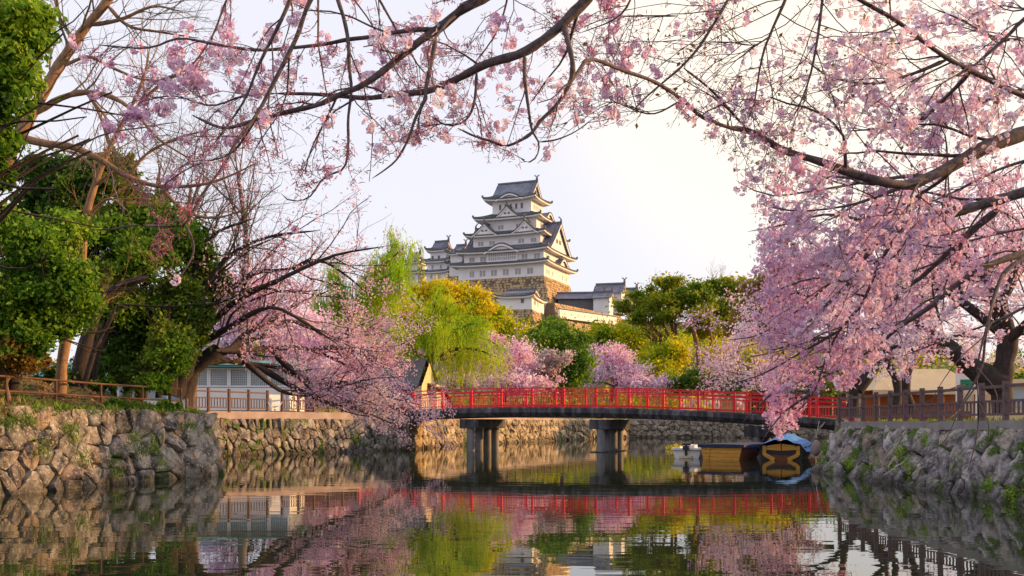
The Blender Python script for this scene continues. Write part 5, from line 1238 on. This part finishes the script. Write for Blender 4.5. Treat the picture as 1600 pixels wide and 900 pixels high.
cherry('pink cherry with a knotted dark trunk beside the right end of the bridge', (1325, 650, 47),
       [[(1330, 652, 47), (1335, 600, 47), (1310, 560, 47)], [(1340, 610, 47), (1370, 570, 47), (1400, 550, 47)]],
       [[(1310, 560, 47), (1260, 530, 47), (1200, 510, 47), (1150, 520, 47)], [(1320, 570, 47), (1310, 500, 47), (1290, 430, 47), (1250, 380, 47)], [(1370, 570, 47), (1400, 500, 48), (1440, 440, 48)], [(1300, 570, 47), (1250, 575, 46), (1190, 590, 45), (1150, 600, 45)]],
       24, .32, .16, (2, 4.6), (.7, 2), 12, 7, 34, .15, M['petal_far'], dens=r_d, jit=.18)
# far cherries in the middle
def blob_tree(name, label, base, blobs, n, size, mat, seed, trunk_r=.25, bark=None, cat='tree', group=None, extra=None, clump=.24, nclump=26, flat=.8, twig=True, lname='foliage', shell=.55, fuzz=.78):
    bp_ = P(*base); t = Tree(name, label, cat, bp_, bark or M['bark_grey'], seed, group); rg = t.rg; d0 = base[2]
    cs, rs = [], []
    for (x, y, d, rx, ry) in blobs:
        c = P(x, y, d); k = d / F; q = rg.normal(size=(nclump, 3)); q /= np.linalg.norm(q, axis=1, keepdims=True); q *= rg.uniform(shell, 1.0, (nclump, 1)) ** .8
        cs.append(c + q * (rx * k, (rx + ry) / 2 * k, ry * k)); rs.append(np.full(nclump, clump * (rx + ry) * k) * rg.uniform(.6, 1.3, nclump))
    C_, R_ = np.concatenate(cs), np.concatenate(rs)
    wgt = R_ ** 2 / (R_ ** 2).sum(); idx = rg.choice(len(C_), n, p=wgt); o = rg.normal(size=(n, 3)); o /= np.linalg.norm(o, axis=1, keepdims=True); o[:, 2] *= flat
    pts = C_[idx] + o * (R_[idx] * np.abs(rg.normal(0, fuzz, n) + .35))[:, None]
    t.leaves(pts, size * .4, size * 1.6, mat, name=lname)
    if trunk_r:
        top = C_.mean(0); fork = bp_ + (top - bp_) * np.array([.5, .5, .45])
        t.limb([bp_ - (0, 0, .3), (bp_ + fork) / 2 + (rg.normal() * .15 * trunk_r * 4, 0, 0), fork], trunk_r, trunk_r * .7, name='trunk', keep=False)
        pick = rg.choice(len(C_), min(9, len(C_)), replace=False)
        for q in pick: t.limb([fork, (fork + C_[q]) / 2 + rg.normal(size=3) * trunk_r * 1.2, C_[q]], trunk_r * .5, trunk_r * .12, k=5)
        if twig:
            b0, r0 = t.batch(n=8); s1, q1 = sub(rg, b0, r0, 9, (trunk_r * 5, trunk_r * 14), (.3, 1.0), (0, 0, .15), .15, 6, .3, 1, .5, .012, .4); t.twigs(s1, q1, k=3)
    return t
blob_tree('cherry_tree', 'pale pink cherry tree behind the bridge beneath the golden shrubs', (790, 622, 96), [(790, 562, 96, 52, 30), (745, 588, 94, 38, 22), (840, 588, 94, 42, 22), (770, 535, 98, 26, 14), (800, 600, 90, 60, 16)], 24000, .24, M['petal_far'], 31, .28, M['bark_dark'], clump=.17, nclump=40, lname='blossoms', fuzz=1.0, shell=.25)
blob_tree('cherry_tree', 'small whitish cherry tucked against the dark round tree', (868, 620, 92), [(868, 560, 92, 26, 14), (850, 575, 92, 22, 14)], 5000, .2, M['petal_pale'], 32, .14, M['bark_dark'], clump=.16, lname='blossoms', fuzz=1.0, shell=.2)
blob_tree('cherry_tree', 'dusky pink cherry tree with upswept twigs behind the middle of the bridge', (955, 622, 118), [(955, 572, 118, 44, 26), (990, 588, 116, 38, 18), (925, 588, 116, 24, 24), (945, 550, 120, 30, 14), (1000, 600, 112, 50, 12)], 19000, .27, M['petal_far'], 33, .28, M['bark_grey'], clump=.16, nclump=40, lname='blossoms', fuzz=1.0, shell=.2)
blob_tree('cherry_tree', 'orange pink cherry tree filling the gap behind the left leaning cherry', (420, 640, 62), [(370, 480, 62, 75, 60), (440, 520, 62, 70, 55), (500, 560, 62, 60, 45), (330, 560, 62, 50, 40), (400, 590, 60, 60, 30)], 30000, .19, M['petal'], 34, .3, M['bark_dark'], clump=.14, nclump=60, lname='blossoms', fuzz=1.0, shell=.15)
blob_tree('cherry_tree', 'hazy pink cherry tree low behind the brown left fence', (560, 645, 66), [(520, 600, 66, 50, 34), (580, 615, 66, 40, 24), (470, 620, 66, 40, 24)], 14000, .17, M['petal_far'], 35, .22, M['bark_dark'], clump=.15, nclump=40, lname='blossoms', fuzz=1.0, shell=.15)
blob_tree('cherry_tree', 'white flowering cherry under the skirts of the big willow', (705, 625, 88), [(640, 575, 88, 26, 18), (725, 600, 88, 40, 14)], 7000, .2, M['petal_pale'], 36, .16, M['bark_dark'], clump=.16, lname='blossoms', fuzz=1.0, shell=.2)
# evergreens and spring greens of the middle distance
blob_tree('round_tree', 'dense dark green domed tree left of the middle behind the bridge', (880, 622, 104), [(878, 540, 104, 36, 30), (900, 575, 102, 28, 34), (856, 525, 106, 24, 18), (868, 580, 104, 30, 28), (862, 512, 108, 14, 10)], 26000, .30, M['leaf_mid'], 41, .3)
blob_tree('round_tree', 'yellow green domed tree below the stone walls right of the dark one', (960, 600, 150), [(955, 530, 150, 36, 22), (992, 545, 150, 26, 22), (930, 540, 152, 22, 18), (975, 570, 150, 40, 22)], 16000, .42, M['leaf_yellow'], 42, .35)
blob_tree('round_tree', 'sunlit yellow green ball shaped tree left of the tall pines', (1045, 612, 128), [(1048, 556, 128, 26, 22), (1035, 585, 126, 32, 24), (1022, 560, 130, 20, 18), (1050, 598, 124, 30, 14)], 17000, .36, M['leaf_yellow'], 43, .3)
blob_tree('small_conifer', 'small dark pointed conifer poking up behind the ball shaped tree', (1034, 580, 165), [(1034, 546, 165, 17, 9), (1034, 536, 165, 11, 8), (1034, 526, 165, 5, 8), (1036, 560, 165, 24, 12)], 6000, .42, M['leaf_dark'], 44, .25)
big = [(985, 478, 158, 28, 14), (1015, 470, 155, 34, 15), (1050, 448, 152, 42, 13), (1040, 475, 150, 40, 14), (1085, 462, 150, 40, 16), (1015, 497, 150, 36, 10), (1075, 490, 148, 44, 12)]
t = blob_tree('tall_pine', 'tall spreading camphor with layered umbrella crown right of the castle', (1078, 615, 150), big, 30000, .42, M['leaf_camphor'], 45, .45, M['bark_pine'], nclump=22, clump=.2, flat=.55)
t.px([(1088, 618, 150), (1092, 560, 150), (1080, 500, 150)], .5, .3, name='trunk', keep=False); t.px([(1075, 618, 151), (1060, 560, 151), (1035, 505, 151)], .35, .2, name='trunk', keep=False); t.px([(1096, 618, 149), (1112, 560, 149), (1108, 505, 149)], .4, .2, name='trunk', keep=False)
blob_tree('tall_pine', 'second broad camphor crown standing right of the tall spreading one', (1130, 612, 158), [(1120, 452, 158, 36, 16), (1150, 446, 158, 30, 14), (1140, 480, 156, 44, 18), (1175, 462, 158, 36, 20), (1110, 510, 154, 36, 18)], 24000, .45, M['leaf_camphor'], 46, .45, M['bark_pine'], nclump=22, clump=.2, flat=.6)
blob_tree('russet_tree', 'reddish brown spring tree behind the edge of the right cherry', (1195, 610, 135), [(1190, 465, 140, 36, 34), (1225, 450, 138, 40, 34), (1170, 510, 136, 40, 30), (1215, 520, 134, 50, 34)], 24000, .34, M['leaf_russet'], 47, .35, nclump=36, clump=.16, shell=.3)
blob_tree('round_tree', 'golden green bushy tree low behind the drooping blossom tips', (1140, 612, 118), [(1135, 560, 118, 36, 26), (1170, 575, 116, 34, 26), (1200, 560, 118, 30, 26)], 14000, .32, M['leaf_gold'], 48, .25)
blob_tree('dark_shrub', 'dark evergreen shrub beneath the tall camphor trunks', (1100, 618, 112), [(1095, 594, 112, 34, 18), (1130, 600, 110, 30, 14), (1070, 602, 112, 26, 12)], 9000, .28, M['leaf_dark'], 49, .12, cat='shrub')
blob_tree('dark_shrub', 'dark evergreen shrub mass beyond the right end of the bridge', (1210, 622, 100), [(1190, 600, 100, 40, 16), (1240, 596, 98, 40, 20), (1290, 590, 96, 40, 26)], 11000, .26, M['leaf_dark'], 50, .12, cat='shrub')
blob_tree('golden_tree', 'orange gold spring tree glowing in front of the keep stone base', (705, 560, 190), [(690, 450, 190, 38, 18), (725, 468, 188, 42, 22), (655, 462, 190, 30, 20), (700, 485, 186, 60, 18), (750, 480, 186, 24, 16)], 24000, .46, M['leaf_gold'], 51, .4, nclump=36, clump=.15, shell=.3)
blob_tree('golden_tree', 'golden yellow tree left of the orange one beneath the small turret', (600, 560, 175), [(610, 490, 175, 50, 22), (560, 500, 170, 44, 26), (650, 500, 175, 40, 18)], 16000, .46, M['leaf_gold'], 52, .35, nclump=30, clump=.16, shell=.3)
blob_tree('golden_tree', 'yellow tree on the slope under the low corner turret', (770, 560, 215), [(765, 498, 215, 32, 18), (740, 515, 210, 36, 18), (790, 515, 215, 26, 16)], 12000, .55, M['leaf_yellow'], 53, .35)
blob_tree('golden_tree', 'bright yellow bushes at the foot of the corner turret stone base', (815, 560, 225), [(805, 522, 225, 26, 12), (832, 530, 222, 24, 12), (788, 535, 222, 20, 14)], 9000, .5, M['leaf_gold'], 54, .25)
blob_tree('russet_tree', 'small brown green tree before the lit stone wall of the corner turret', (865, 570, 200), [(866, 510, 200, 15, 12), (858, 525, 200, 18, 14)], 5000, .45, M['leaf_camphor'], 55, .25)
blob_tree('round_tree', 'bright green tree low in the gap left of the dark domed tree', (830, 600, 135), [(815, 545, 140, 26, 14), (835, 530, 150, 22, 12)], 6000, .36, M['leaf_camphor'], 56, .2)
# far wood on the castle hill: one mass nobody could count
rg = np.random.default_rng(60); n = 900
cx = rg.uniform(-150, 170, n); cy = rg.uniform(165, 330, n); okk = ~((np.abs(cx - 5 - .0) < 62) & (cy > 292))
cx, cy = cx[okk], cy[okk]; cz = hill_z(cx, cy) + rg.uniform(1.0, 5.5, len(cx)); rr_ = rg.uniform(1.8, 4.0, len(cx))
n = 100000; idx = rg.integers(0, len(cx), n); o = rg.normal(size=(n, 3)); o /= np.linalg.norm(o, axis=1, keepdims=True)
pts = np.stack([cx, cy, cz], -1)[idx] + o * (rr_[idx] * rg.uniform(.5, 1, n))[:, None] * (1, 1, .8)
zone = np.sin(cx * .07 + 1) + np.sin(cy * .05 + cx * .03)
for nm, m, msk in (('hillside_wood', 'leaf_camphor', zone > .2), ('hillside_wood', 'leaf_yellow', (zone <= .2) & (zone > -.7)), ('hillside_wood', 'petal_pale', zone <= -.7)):
    V, Fc = scatter(pts[msk[idx]], LEAF_V, LEAF_F, rg, .5, 1.2); tag(mesh(nm, V, Fc, M[m]), {'leaf_camphor': 'green wood covering the castle hill', 'leaf_yellow': 'yellow spring wood covering the castle hill', 'petal_pale': 'pale blossoming wood on the castle hill'}[m], 'wood', kind='stuff')

# ---- willows
def willow(label, base, trunk, limbs, seed, rt, slen, nstr, nleaf, lsz, mat, extra=()):
    t = Tree('willow_tree', label, 'tree', P(*base), M['bark_dark'], seed); rg = t.rg
    t.px(trunk, rt, rt * .6, name='trunk', keep=False, k=10)
    for l in limbs: t.px(l, rt * .45, rt * .08, k=6)
    b0, r0 = t.batch(n=12); s1, q1 = sub(rg, b0, r0, 7, (slen[0] * .6, slen[1] * .55), (.4, 1.1), (0, 0, .12), .12, 7, .3, 1, .5, .015, .4); t.twigs(s1, q1)
    allp = np.concatenate([s1[:, 2:], b0[:, 4:11][:, ::1][:, :5]])
    st = on(rg, allp, max(1, nstr // len(allp)), .35, 0); m = len(st); n = 6; L = rg.uniform(slen[0], slen[1], m)
    f = np.linspace(0, 1, n); dx = rg.normal(size=(m, 2)) * .42
    Pb = np.stack([st[:, 0:1] + dx[:, 0:1] * np.sqrt(f) * (1 + .0 * f) + .12 * np.sin(f * 4 + rg.uniform(0, 6, (m, 1))), st[:, 1:2] + dx[:, 1:2] * np.sqrt(f), st[:, 2:3] - L[:, None] * f ** 1.15 + .25 * np.sin(f * 3.1) * rg.uniform(0, 1, (m, 1))], -1)
    Pb[:, :, 2] = np.maximum(Pb[:, :, 2], LB + .2)
    t.twigs(Pb, np.full((m, n), .006), name='withes', k=3, mat=M['shoot'])
    pts = on(rg, Pb, nleaf, .035, 0); V, Fc = scatter(pts, LEAF_V * (.55, 1.25, 1), LEAF_F, rg, lsz * .6, lsz * 1.3); 
    # willow leaves hang: lean every leaf towards the vertical
    Vr = V.reshape(-1, 4, 3); c_ = Vr.mean(1, keepdims=True); Vr[:] = c_ + (Vr - c_) * (.55, .55, 1.5)
    tag(mesh('foliage', Vr.reshape(-1, 3), Fc, mat, t.t, t.org), kind='stuff'); return t
willow('big bright green weeping willow with a dark trunk behind the left part of the bridge', (675, 628, 80),
       [(676, 632, 80), (678, 600, 80), (672, 575, 80), (677, 545, 80)],
       [[(677, 548, 80), (665, 520, 80), (640, 500, 79), (612, 492, 78)], [(677, 545, 80), (682, 510, 80), (700, 480, 80), (722, 470, 80)], [(675, 550, 80), (668, 510, 81), (655, 480, 82), (640, 465, 82)],
        [(677, 550, 80), (700, 525, 80), (730, 508, 79), (755, 505, 78)], [(677, 545, 80), (676, 500, 80), (680, 470, 80), (690, 450, 80)], [(672, 570, 80), (655, 560, 78), (640, 535, 77), (620, 525, 76)], [(678, 560, 80), (700, 560, 82), (725, 545, 83), (745, 535, 84)], [(677, 545, 80), (690, 515, 76), (705, 500, 74)],
        [(672, 560, 80), (640, 540, 79), (610, 535, 78), (590, 545, 78)], [(678, 560, 80), (715, 545, 79), (750, 548, 78), (780, 560, 78)], [(677, 548, 80), (640, 515, 82), (605, 510, 83), (590, 520, 84)], [(677, 548, 80), (720, 525, 82), (760, 530, 82), (785, 545, 82)], [(676, 590, 80), (655, 575, 77), (640, 570, 76)]],
       71, .42, (.8, 3.2), 2300, 19, .19, M['leaf_willow'])
willow('taller yellow green willow leaning behind the left cherry tree', (548, 640, 92),
       [(548, 640, 92), (546, 590, 92), (542, 540, 92), (548, 490, 92)],
       [[(548, 500, 92), (570, 450, 92), (600, 415, 92), (632, 385, 92)], [(546, 510, 92), (560, 460, 91), (590, 440, 90), (640, 410, 90)], [(546, 500, 92), (530, 450, 92), (520, 420, 92)], [(546, 520, 92), (525, 490, 92), (500, 470, 92)], [(548, 490, 92), (575, 480, 93), (605, 470, 94)], [(550, 490, 92), (585, 430, 93), (622, 372, 94)]],
       72, .35, (1.2, 4.5), 2000, 26, .22, M['leaf_willow'])

# ---- left bank woods
def leafy(label, name, base, blobs, n, size, mat, seed, **kw): return blob_tree(name, label, base, blobs, n, size, mat, seed, **kw)
leafy('glossy green camphor crown overhanging the top left corner', 'camphor_tree', (-340, 640, 19), [(10, 40, 17, 72, 60), (5, 130, 17, 52, 55), (-60, 90, 18, 60, 100), (-5, 215, 17.5, 34, 40), (-70, 260, 18, 60, 60), (0, 275, 18, 22, 24)], 42000, .115, M['leaf_bright'], 81, trunk_r=.3, nclump=90, clump=.12, shell=.2, bark=M['bark_dark'])
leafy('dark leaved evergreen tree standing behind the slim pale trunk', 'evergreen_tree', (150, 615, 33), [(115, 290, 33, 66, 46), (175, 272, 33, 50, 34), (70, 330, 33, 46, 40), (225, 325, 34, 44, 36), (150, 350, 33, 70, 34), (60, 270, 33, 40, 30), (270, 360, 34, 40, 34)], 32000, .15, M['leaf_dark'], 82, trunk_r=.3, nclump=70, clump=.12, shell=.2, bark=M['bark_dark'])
leafy('bright green leafy tree massed at the left edge above the slope', 'evergreen_tree', (20, 600, 26), [(45, 395, 25, 72, 44), (0, 360, 25, 50, 40), (95, 440, 25, 48, 40), (20, 470, 25, 60, 50), (75, 500, 25.5, 40, 36), (100, 360, 26, 50, 30), (110, 480, 26, 40, 40), (30, 530, 25, 50, 30)], 70000, .12, M['leaf_bright'], 83, trunk_r=.2, nclump=70, clump=.15, shell=.2, bark=M['bark_dark'])
leafy('tangled brown green thicket at the left edge just above the pipe rail', 'thicket', (15, 610, 25), [(10, 545, 25, 44, 36), (50, 565, 25.5, 30, 24), (-30, 580, 25, 40, 30)], 12000, .09, M['leaf_russet'], 84, trunk_r=.06, nclump=40, clump=.13, shell=.2, cat='shrub')
leafy('mid green broadleaf tree with a thick dark leaning trunk in the left wood', 'broadleaf_tree', (128, 612, 31), [(165, 372, 31, 50, 34), (215, 410, 31, 52, 40), (165, 440, 31, 46, 36), (255, 380, 32, 40, 34), (120, 400, 31.5, 40, 34), (300, 385, 33, 40, 34), (240, 350, 33, 50, 34), (190, 480, 31, 50, 30)], 46000, .13, M['leaf_mid'], 85, trunk_r=.14, nclump=60, clump=.16, shell=.2, bark=M['bark_dark'])
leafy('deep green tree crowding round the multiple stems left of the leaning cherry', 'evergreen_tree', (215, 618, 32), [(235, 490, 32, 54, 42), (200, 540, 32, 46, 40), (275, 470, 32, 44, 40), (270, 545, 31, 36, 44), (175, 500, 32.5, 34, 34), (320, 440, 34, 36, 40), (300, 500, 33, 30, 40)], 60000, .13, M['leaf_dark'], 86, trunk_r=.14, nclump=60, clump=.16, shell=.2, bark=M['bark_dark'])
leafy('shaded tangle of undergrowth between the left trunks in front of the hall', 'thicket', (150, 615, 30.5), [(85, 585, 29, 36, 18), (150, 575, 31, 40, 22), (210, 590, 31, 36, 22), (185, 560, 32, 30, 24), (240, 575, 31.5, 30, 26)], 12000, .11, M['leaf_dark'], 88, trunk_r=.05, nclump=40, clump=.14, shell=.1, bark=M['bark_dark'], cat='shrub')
leafy('leafy green sapling beside the stems of the leaning cherry', 'sapling', (265, 622, 30.5), [(262, 560, 30.5, 34, 30), (245, 595, 30.2, 30, 18)], 9000, .10, M['leaf_bright'], 87, trunk_r=.06, nclump=40, clump=.15, shell=.2, bark=M['bark_dark'])
# pale slim trunk
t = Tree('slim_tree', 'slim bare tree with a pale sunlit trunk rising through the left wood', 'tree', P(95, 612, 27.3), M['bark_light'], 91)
t.px([(94, 618, 27.3), (98, 560, 27.3), (108, 510, 27.3), (118, 460, 27.3), (128, 410, 27.3), (132, 350, 27.3), (148, 290, 27.3), (172, 230, 27.3), (205, 168, 27.3)], .17, .055, name='trunk', n=26)
for e in ([(108, 530, 27.3), (130, 500, 27), (160, 470, 26.8), (187, 447, 26.5)], [(148, 290, 27.3), (175, 270, 27), (210, 255, 27)], [(172, 230, 27.3), (160, 190, 27.3), (140, 150, 27.3), (120, 120, 27)], [(190, 195, 27.3), (230, 150, 27), (270, 120, 27), (310, 115, 27)], [(205, 168, 27.3), (225, 120, 27.3), (235, 70, 27.3)], [(135, 340, 27.3), (170, 310, 27), (200, 330, 27)], [(155, 270, 27.3), (120, 240, 27.3), (90, 235, 27.3)]): t.px(e, .06, .015)
b0, r0 = t.batch(n=12); s1, q1 = sub(t.rg, b0, r0, 9, (.8, 2.6), (.3, 1.0), (0, 0, .12), .14, 8, .3, 1, .4, .006, .4); s2, q2 = sub(t.rg, s1, q1, 5, (.4, 1.1), (.3, .9), (0, 0, .08), .16, 6, .2, 1, .6, .004, .5)
t.twigs(s1, q1); t.twigs(s2, q2, name='spur_twigs', k=3)
# leaning bare tree at top left
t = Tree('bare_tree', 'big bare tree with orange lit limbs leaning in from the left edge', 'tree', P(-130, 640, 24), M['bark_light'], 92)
t.px([(-130, 645, 24), (-110, 500, 24), (-60, 360, 24), (0, 262, 24), (44, 187, 24)], .34, .17, name='trunk', keep=False, n=16, k=10)
t.px([(44, 187, 24), (84, 116, 24), (129, 49, 24), (165, 5, 24), (190, -40, 24)], .15, .09, name='branch')
for e, r_ in (([(58, 178, 24), (89, 156, 24), (133, 144, 23.8), (178, 153, 23.6), (213, 178, 23.4), (249, 218, 23.2), (300, 250, 23)], .085), ([(30, 215, 24), (75, 225, 24), (111, 229, 24), (156, 249, 24), (200, 276, 24), (249, 291, 24), (311, 289, 24), (356, 276, 24), (410, 250, 24)], .10),
    ([(95, 105, 24), (138, 89, 24), (178, 107, 24), (222, 124, 24), (270, 125, 24)], .05), ([(120, 70, 24), (95, 30, 24), (80, -20, 24)], .06), ([(140, 40, 24), (190, 30, 24), (240, 10, 24), (290, 20, 24)], .06), ([(70, 140, 24), (50, 100, 24), (40, 60, 24)], .05),
    ([(165, 5, 24), (200, 40, 24), (250, 50, 24), (310, 60, 24)], .05), ([(200, 276, 24), (230, 240, 24), (280, 215, 24), (340, 200, 24)], .05), ([(133, 144, 23.8), (170, 190, 23.8), (190, 240, 23.8)], .04), ([(249, 291, 24), (290, 330, 24), (340, 340, 24), (400, 320, 24)], .05)): t.px(e, r_, .015)
b0, r0 = t.batch(n=12); s1, q1 = sub(t.rg, b0, r0, 12, (.8, 2.8), (.3, 1.1), (0, 0, .08), .15, 8, .15, 1, .35, .006, .4); s2, q2 = sub(t.rg, s1, q1, 6, (.3, 1.1), (.3, .9), (0, 0, .05), .17, 6, .2, 1, .6, .0035, .5)
t.twigs(s1, q1, mat=M['bark_grey']); t.twigs(s2, q2, name='spur_twigs', k=3, mat=M['bark_grey'])
# bare grey trees behind
def bare(label, base, trunk, seed, r_, h, mat='bark_grey', up=.25, n1=10):
    t = Tree('bare_tree', label, 'tree', P(*base), M[mat], seed); t.px(trunk, r_, r_ * .35, name='trunk', n=18)
    b0, r0 = t.batch(n=14); s0, q0 = sub(t.rg, b0, r0, n1, (h * .35, h * .6), (.35, .9), (0, 0, up), .08, 9, .3, 1, .5, .02, .3); s1, q1 = sub(t.rg, s0, q0, 8, (h * .12, h * .3), (.3, .9), (0, 0, up * .6), .12, 7, .15, 1, .5, .009, .4); s2, q2 = sub(t.rg, s1, q1, 6, (h * .05, h * .13), (.3, .9), (0, 0, .1), .15, 5, .15, 1, .6, .006, .5)
    t.twigs(s0, q0, name='boughs'); t.twigs(s1, q1); t.twigs(s2, q2, name='spur_twigs', k=3); return t
bare('tall bare grey tree with upswept twigs behind the left cherry', (385, 640, 58), [(385, 645, 58), (378, 500, 58), (385, 380, 58), (370, 260, 58)], 93, .28, 13)
bare('bare reddish tree between the evergreens and the tall grey one', (300, 640, 50), [(300, 640, 50), (305, 500, 50), (290, 380, 50), (300, 280, 50)], 94, .24, 10)
bare('small bare tree behind the dark left evergreens', (215, 640, 45), [(215, 640, 45), (220, 500, 45), (235, 380, 45), (250, 260, 45)], 95, .2, 8)
bare('leafless twiggy tree above the reddish brown one right of the castle', (1120, 610, 175), [(1115, 610, 175), (1118, 520, 175), (1125, 450, 175)], 96, .4, 14)
# leaning trunks in the left wood and the many stems left of the cherry
t = Tree('leaning_tree', 'thick dark brown leaning trunk with two slimmer stems behind the pipe rail', 'tree', P(120, 612, 29.5), M['bark_dark'], 97)
t.px([(118, 620, 29.5), (128, 560, 29.5), (142, 510, 29.5), (160, 470, 29.5), (187, 447, 29.5), (233, 433, 29.5)], .27, .10, name='trunk', n=18, k=12)
t.px([(128, 615, 29.3), (150, 540, 29.2), (170, 505, 29.1), (182, 475, 29)], .10, .05, name='stem'); t.px([(146, 615, 30), (152, 555, 30), (158, 520, 30)], .09, .06, name='stem')
t.px([(182, 475, 29), (230, 478, 28.8), (280, 478, 28.6), (330, 470, 28.4)], .035, .01); t.px([(233, 433, 29.5), (180, 448, 29), (250, 455, 28.8)], .03, .01)
b0, r0 = t.batch(n=10); s1, q1 = sub(t.rg, b0, r0, 6, (.6, 1.8), (.3, 1.0), (0, 0, .1), .15, 7, .3, 1, .3, .006, .4); t.twigs(s1, q1)
for k, (x0, x1, x2, d) in enumerate(((178, 176, 200, 32), (196, 205, 190, 33), (225, 232, 250, 32.5), (248, 250, 262, 31.5))):
    t = Tree('thin_tree', ('slim dark trunk just right of the thick leaning trunk', 'crooked dark trunk in the shade of the left wood', 'dark upright trunk behind the green sapling', 'dark trunk close left of the leaning cherry stems')[k], 'tree', P(x0, 615, d), M['bark_dark'], 98 + k)
    t.px([(x0, 622, d), (x1, 560, d), (x2, 500, d), (x2 + 8, 430, d)], .12, .05, name='trunk'); b0, r0 = t.batch(n=10); s1, q1 = sub(t.rg, b0, r0, 12, (.6, 1.8), (.4, 1.2), (0, 0, .1), .15, 6, .2, 1, .4, .008, .4); t.twigs(s1, q1)
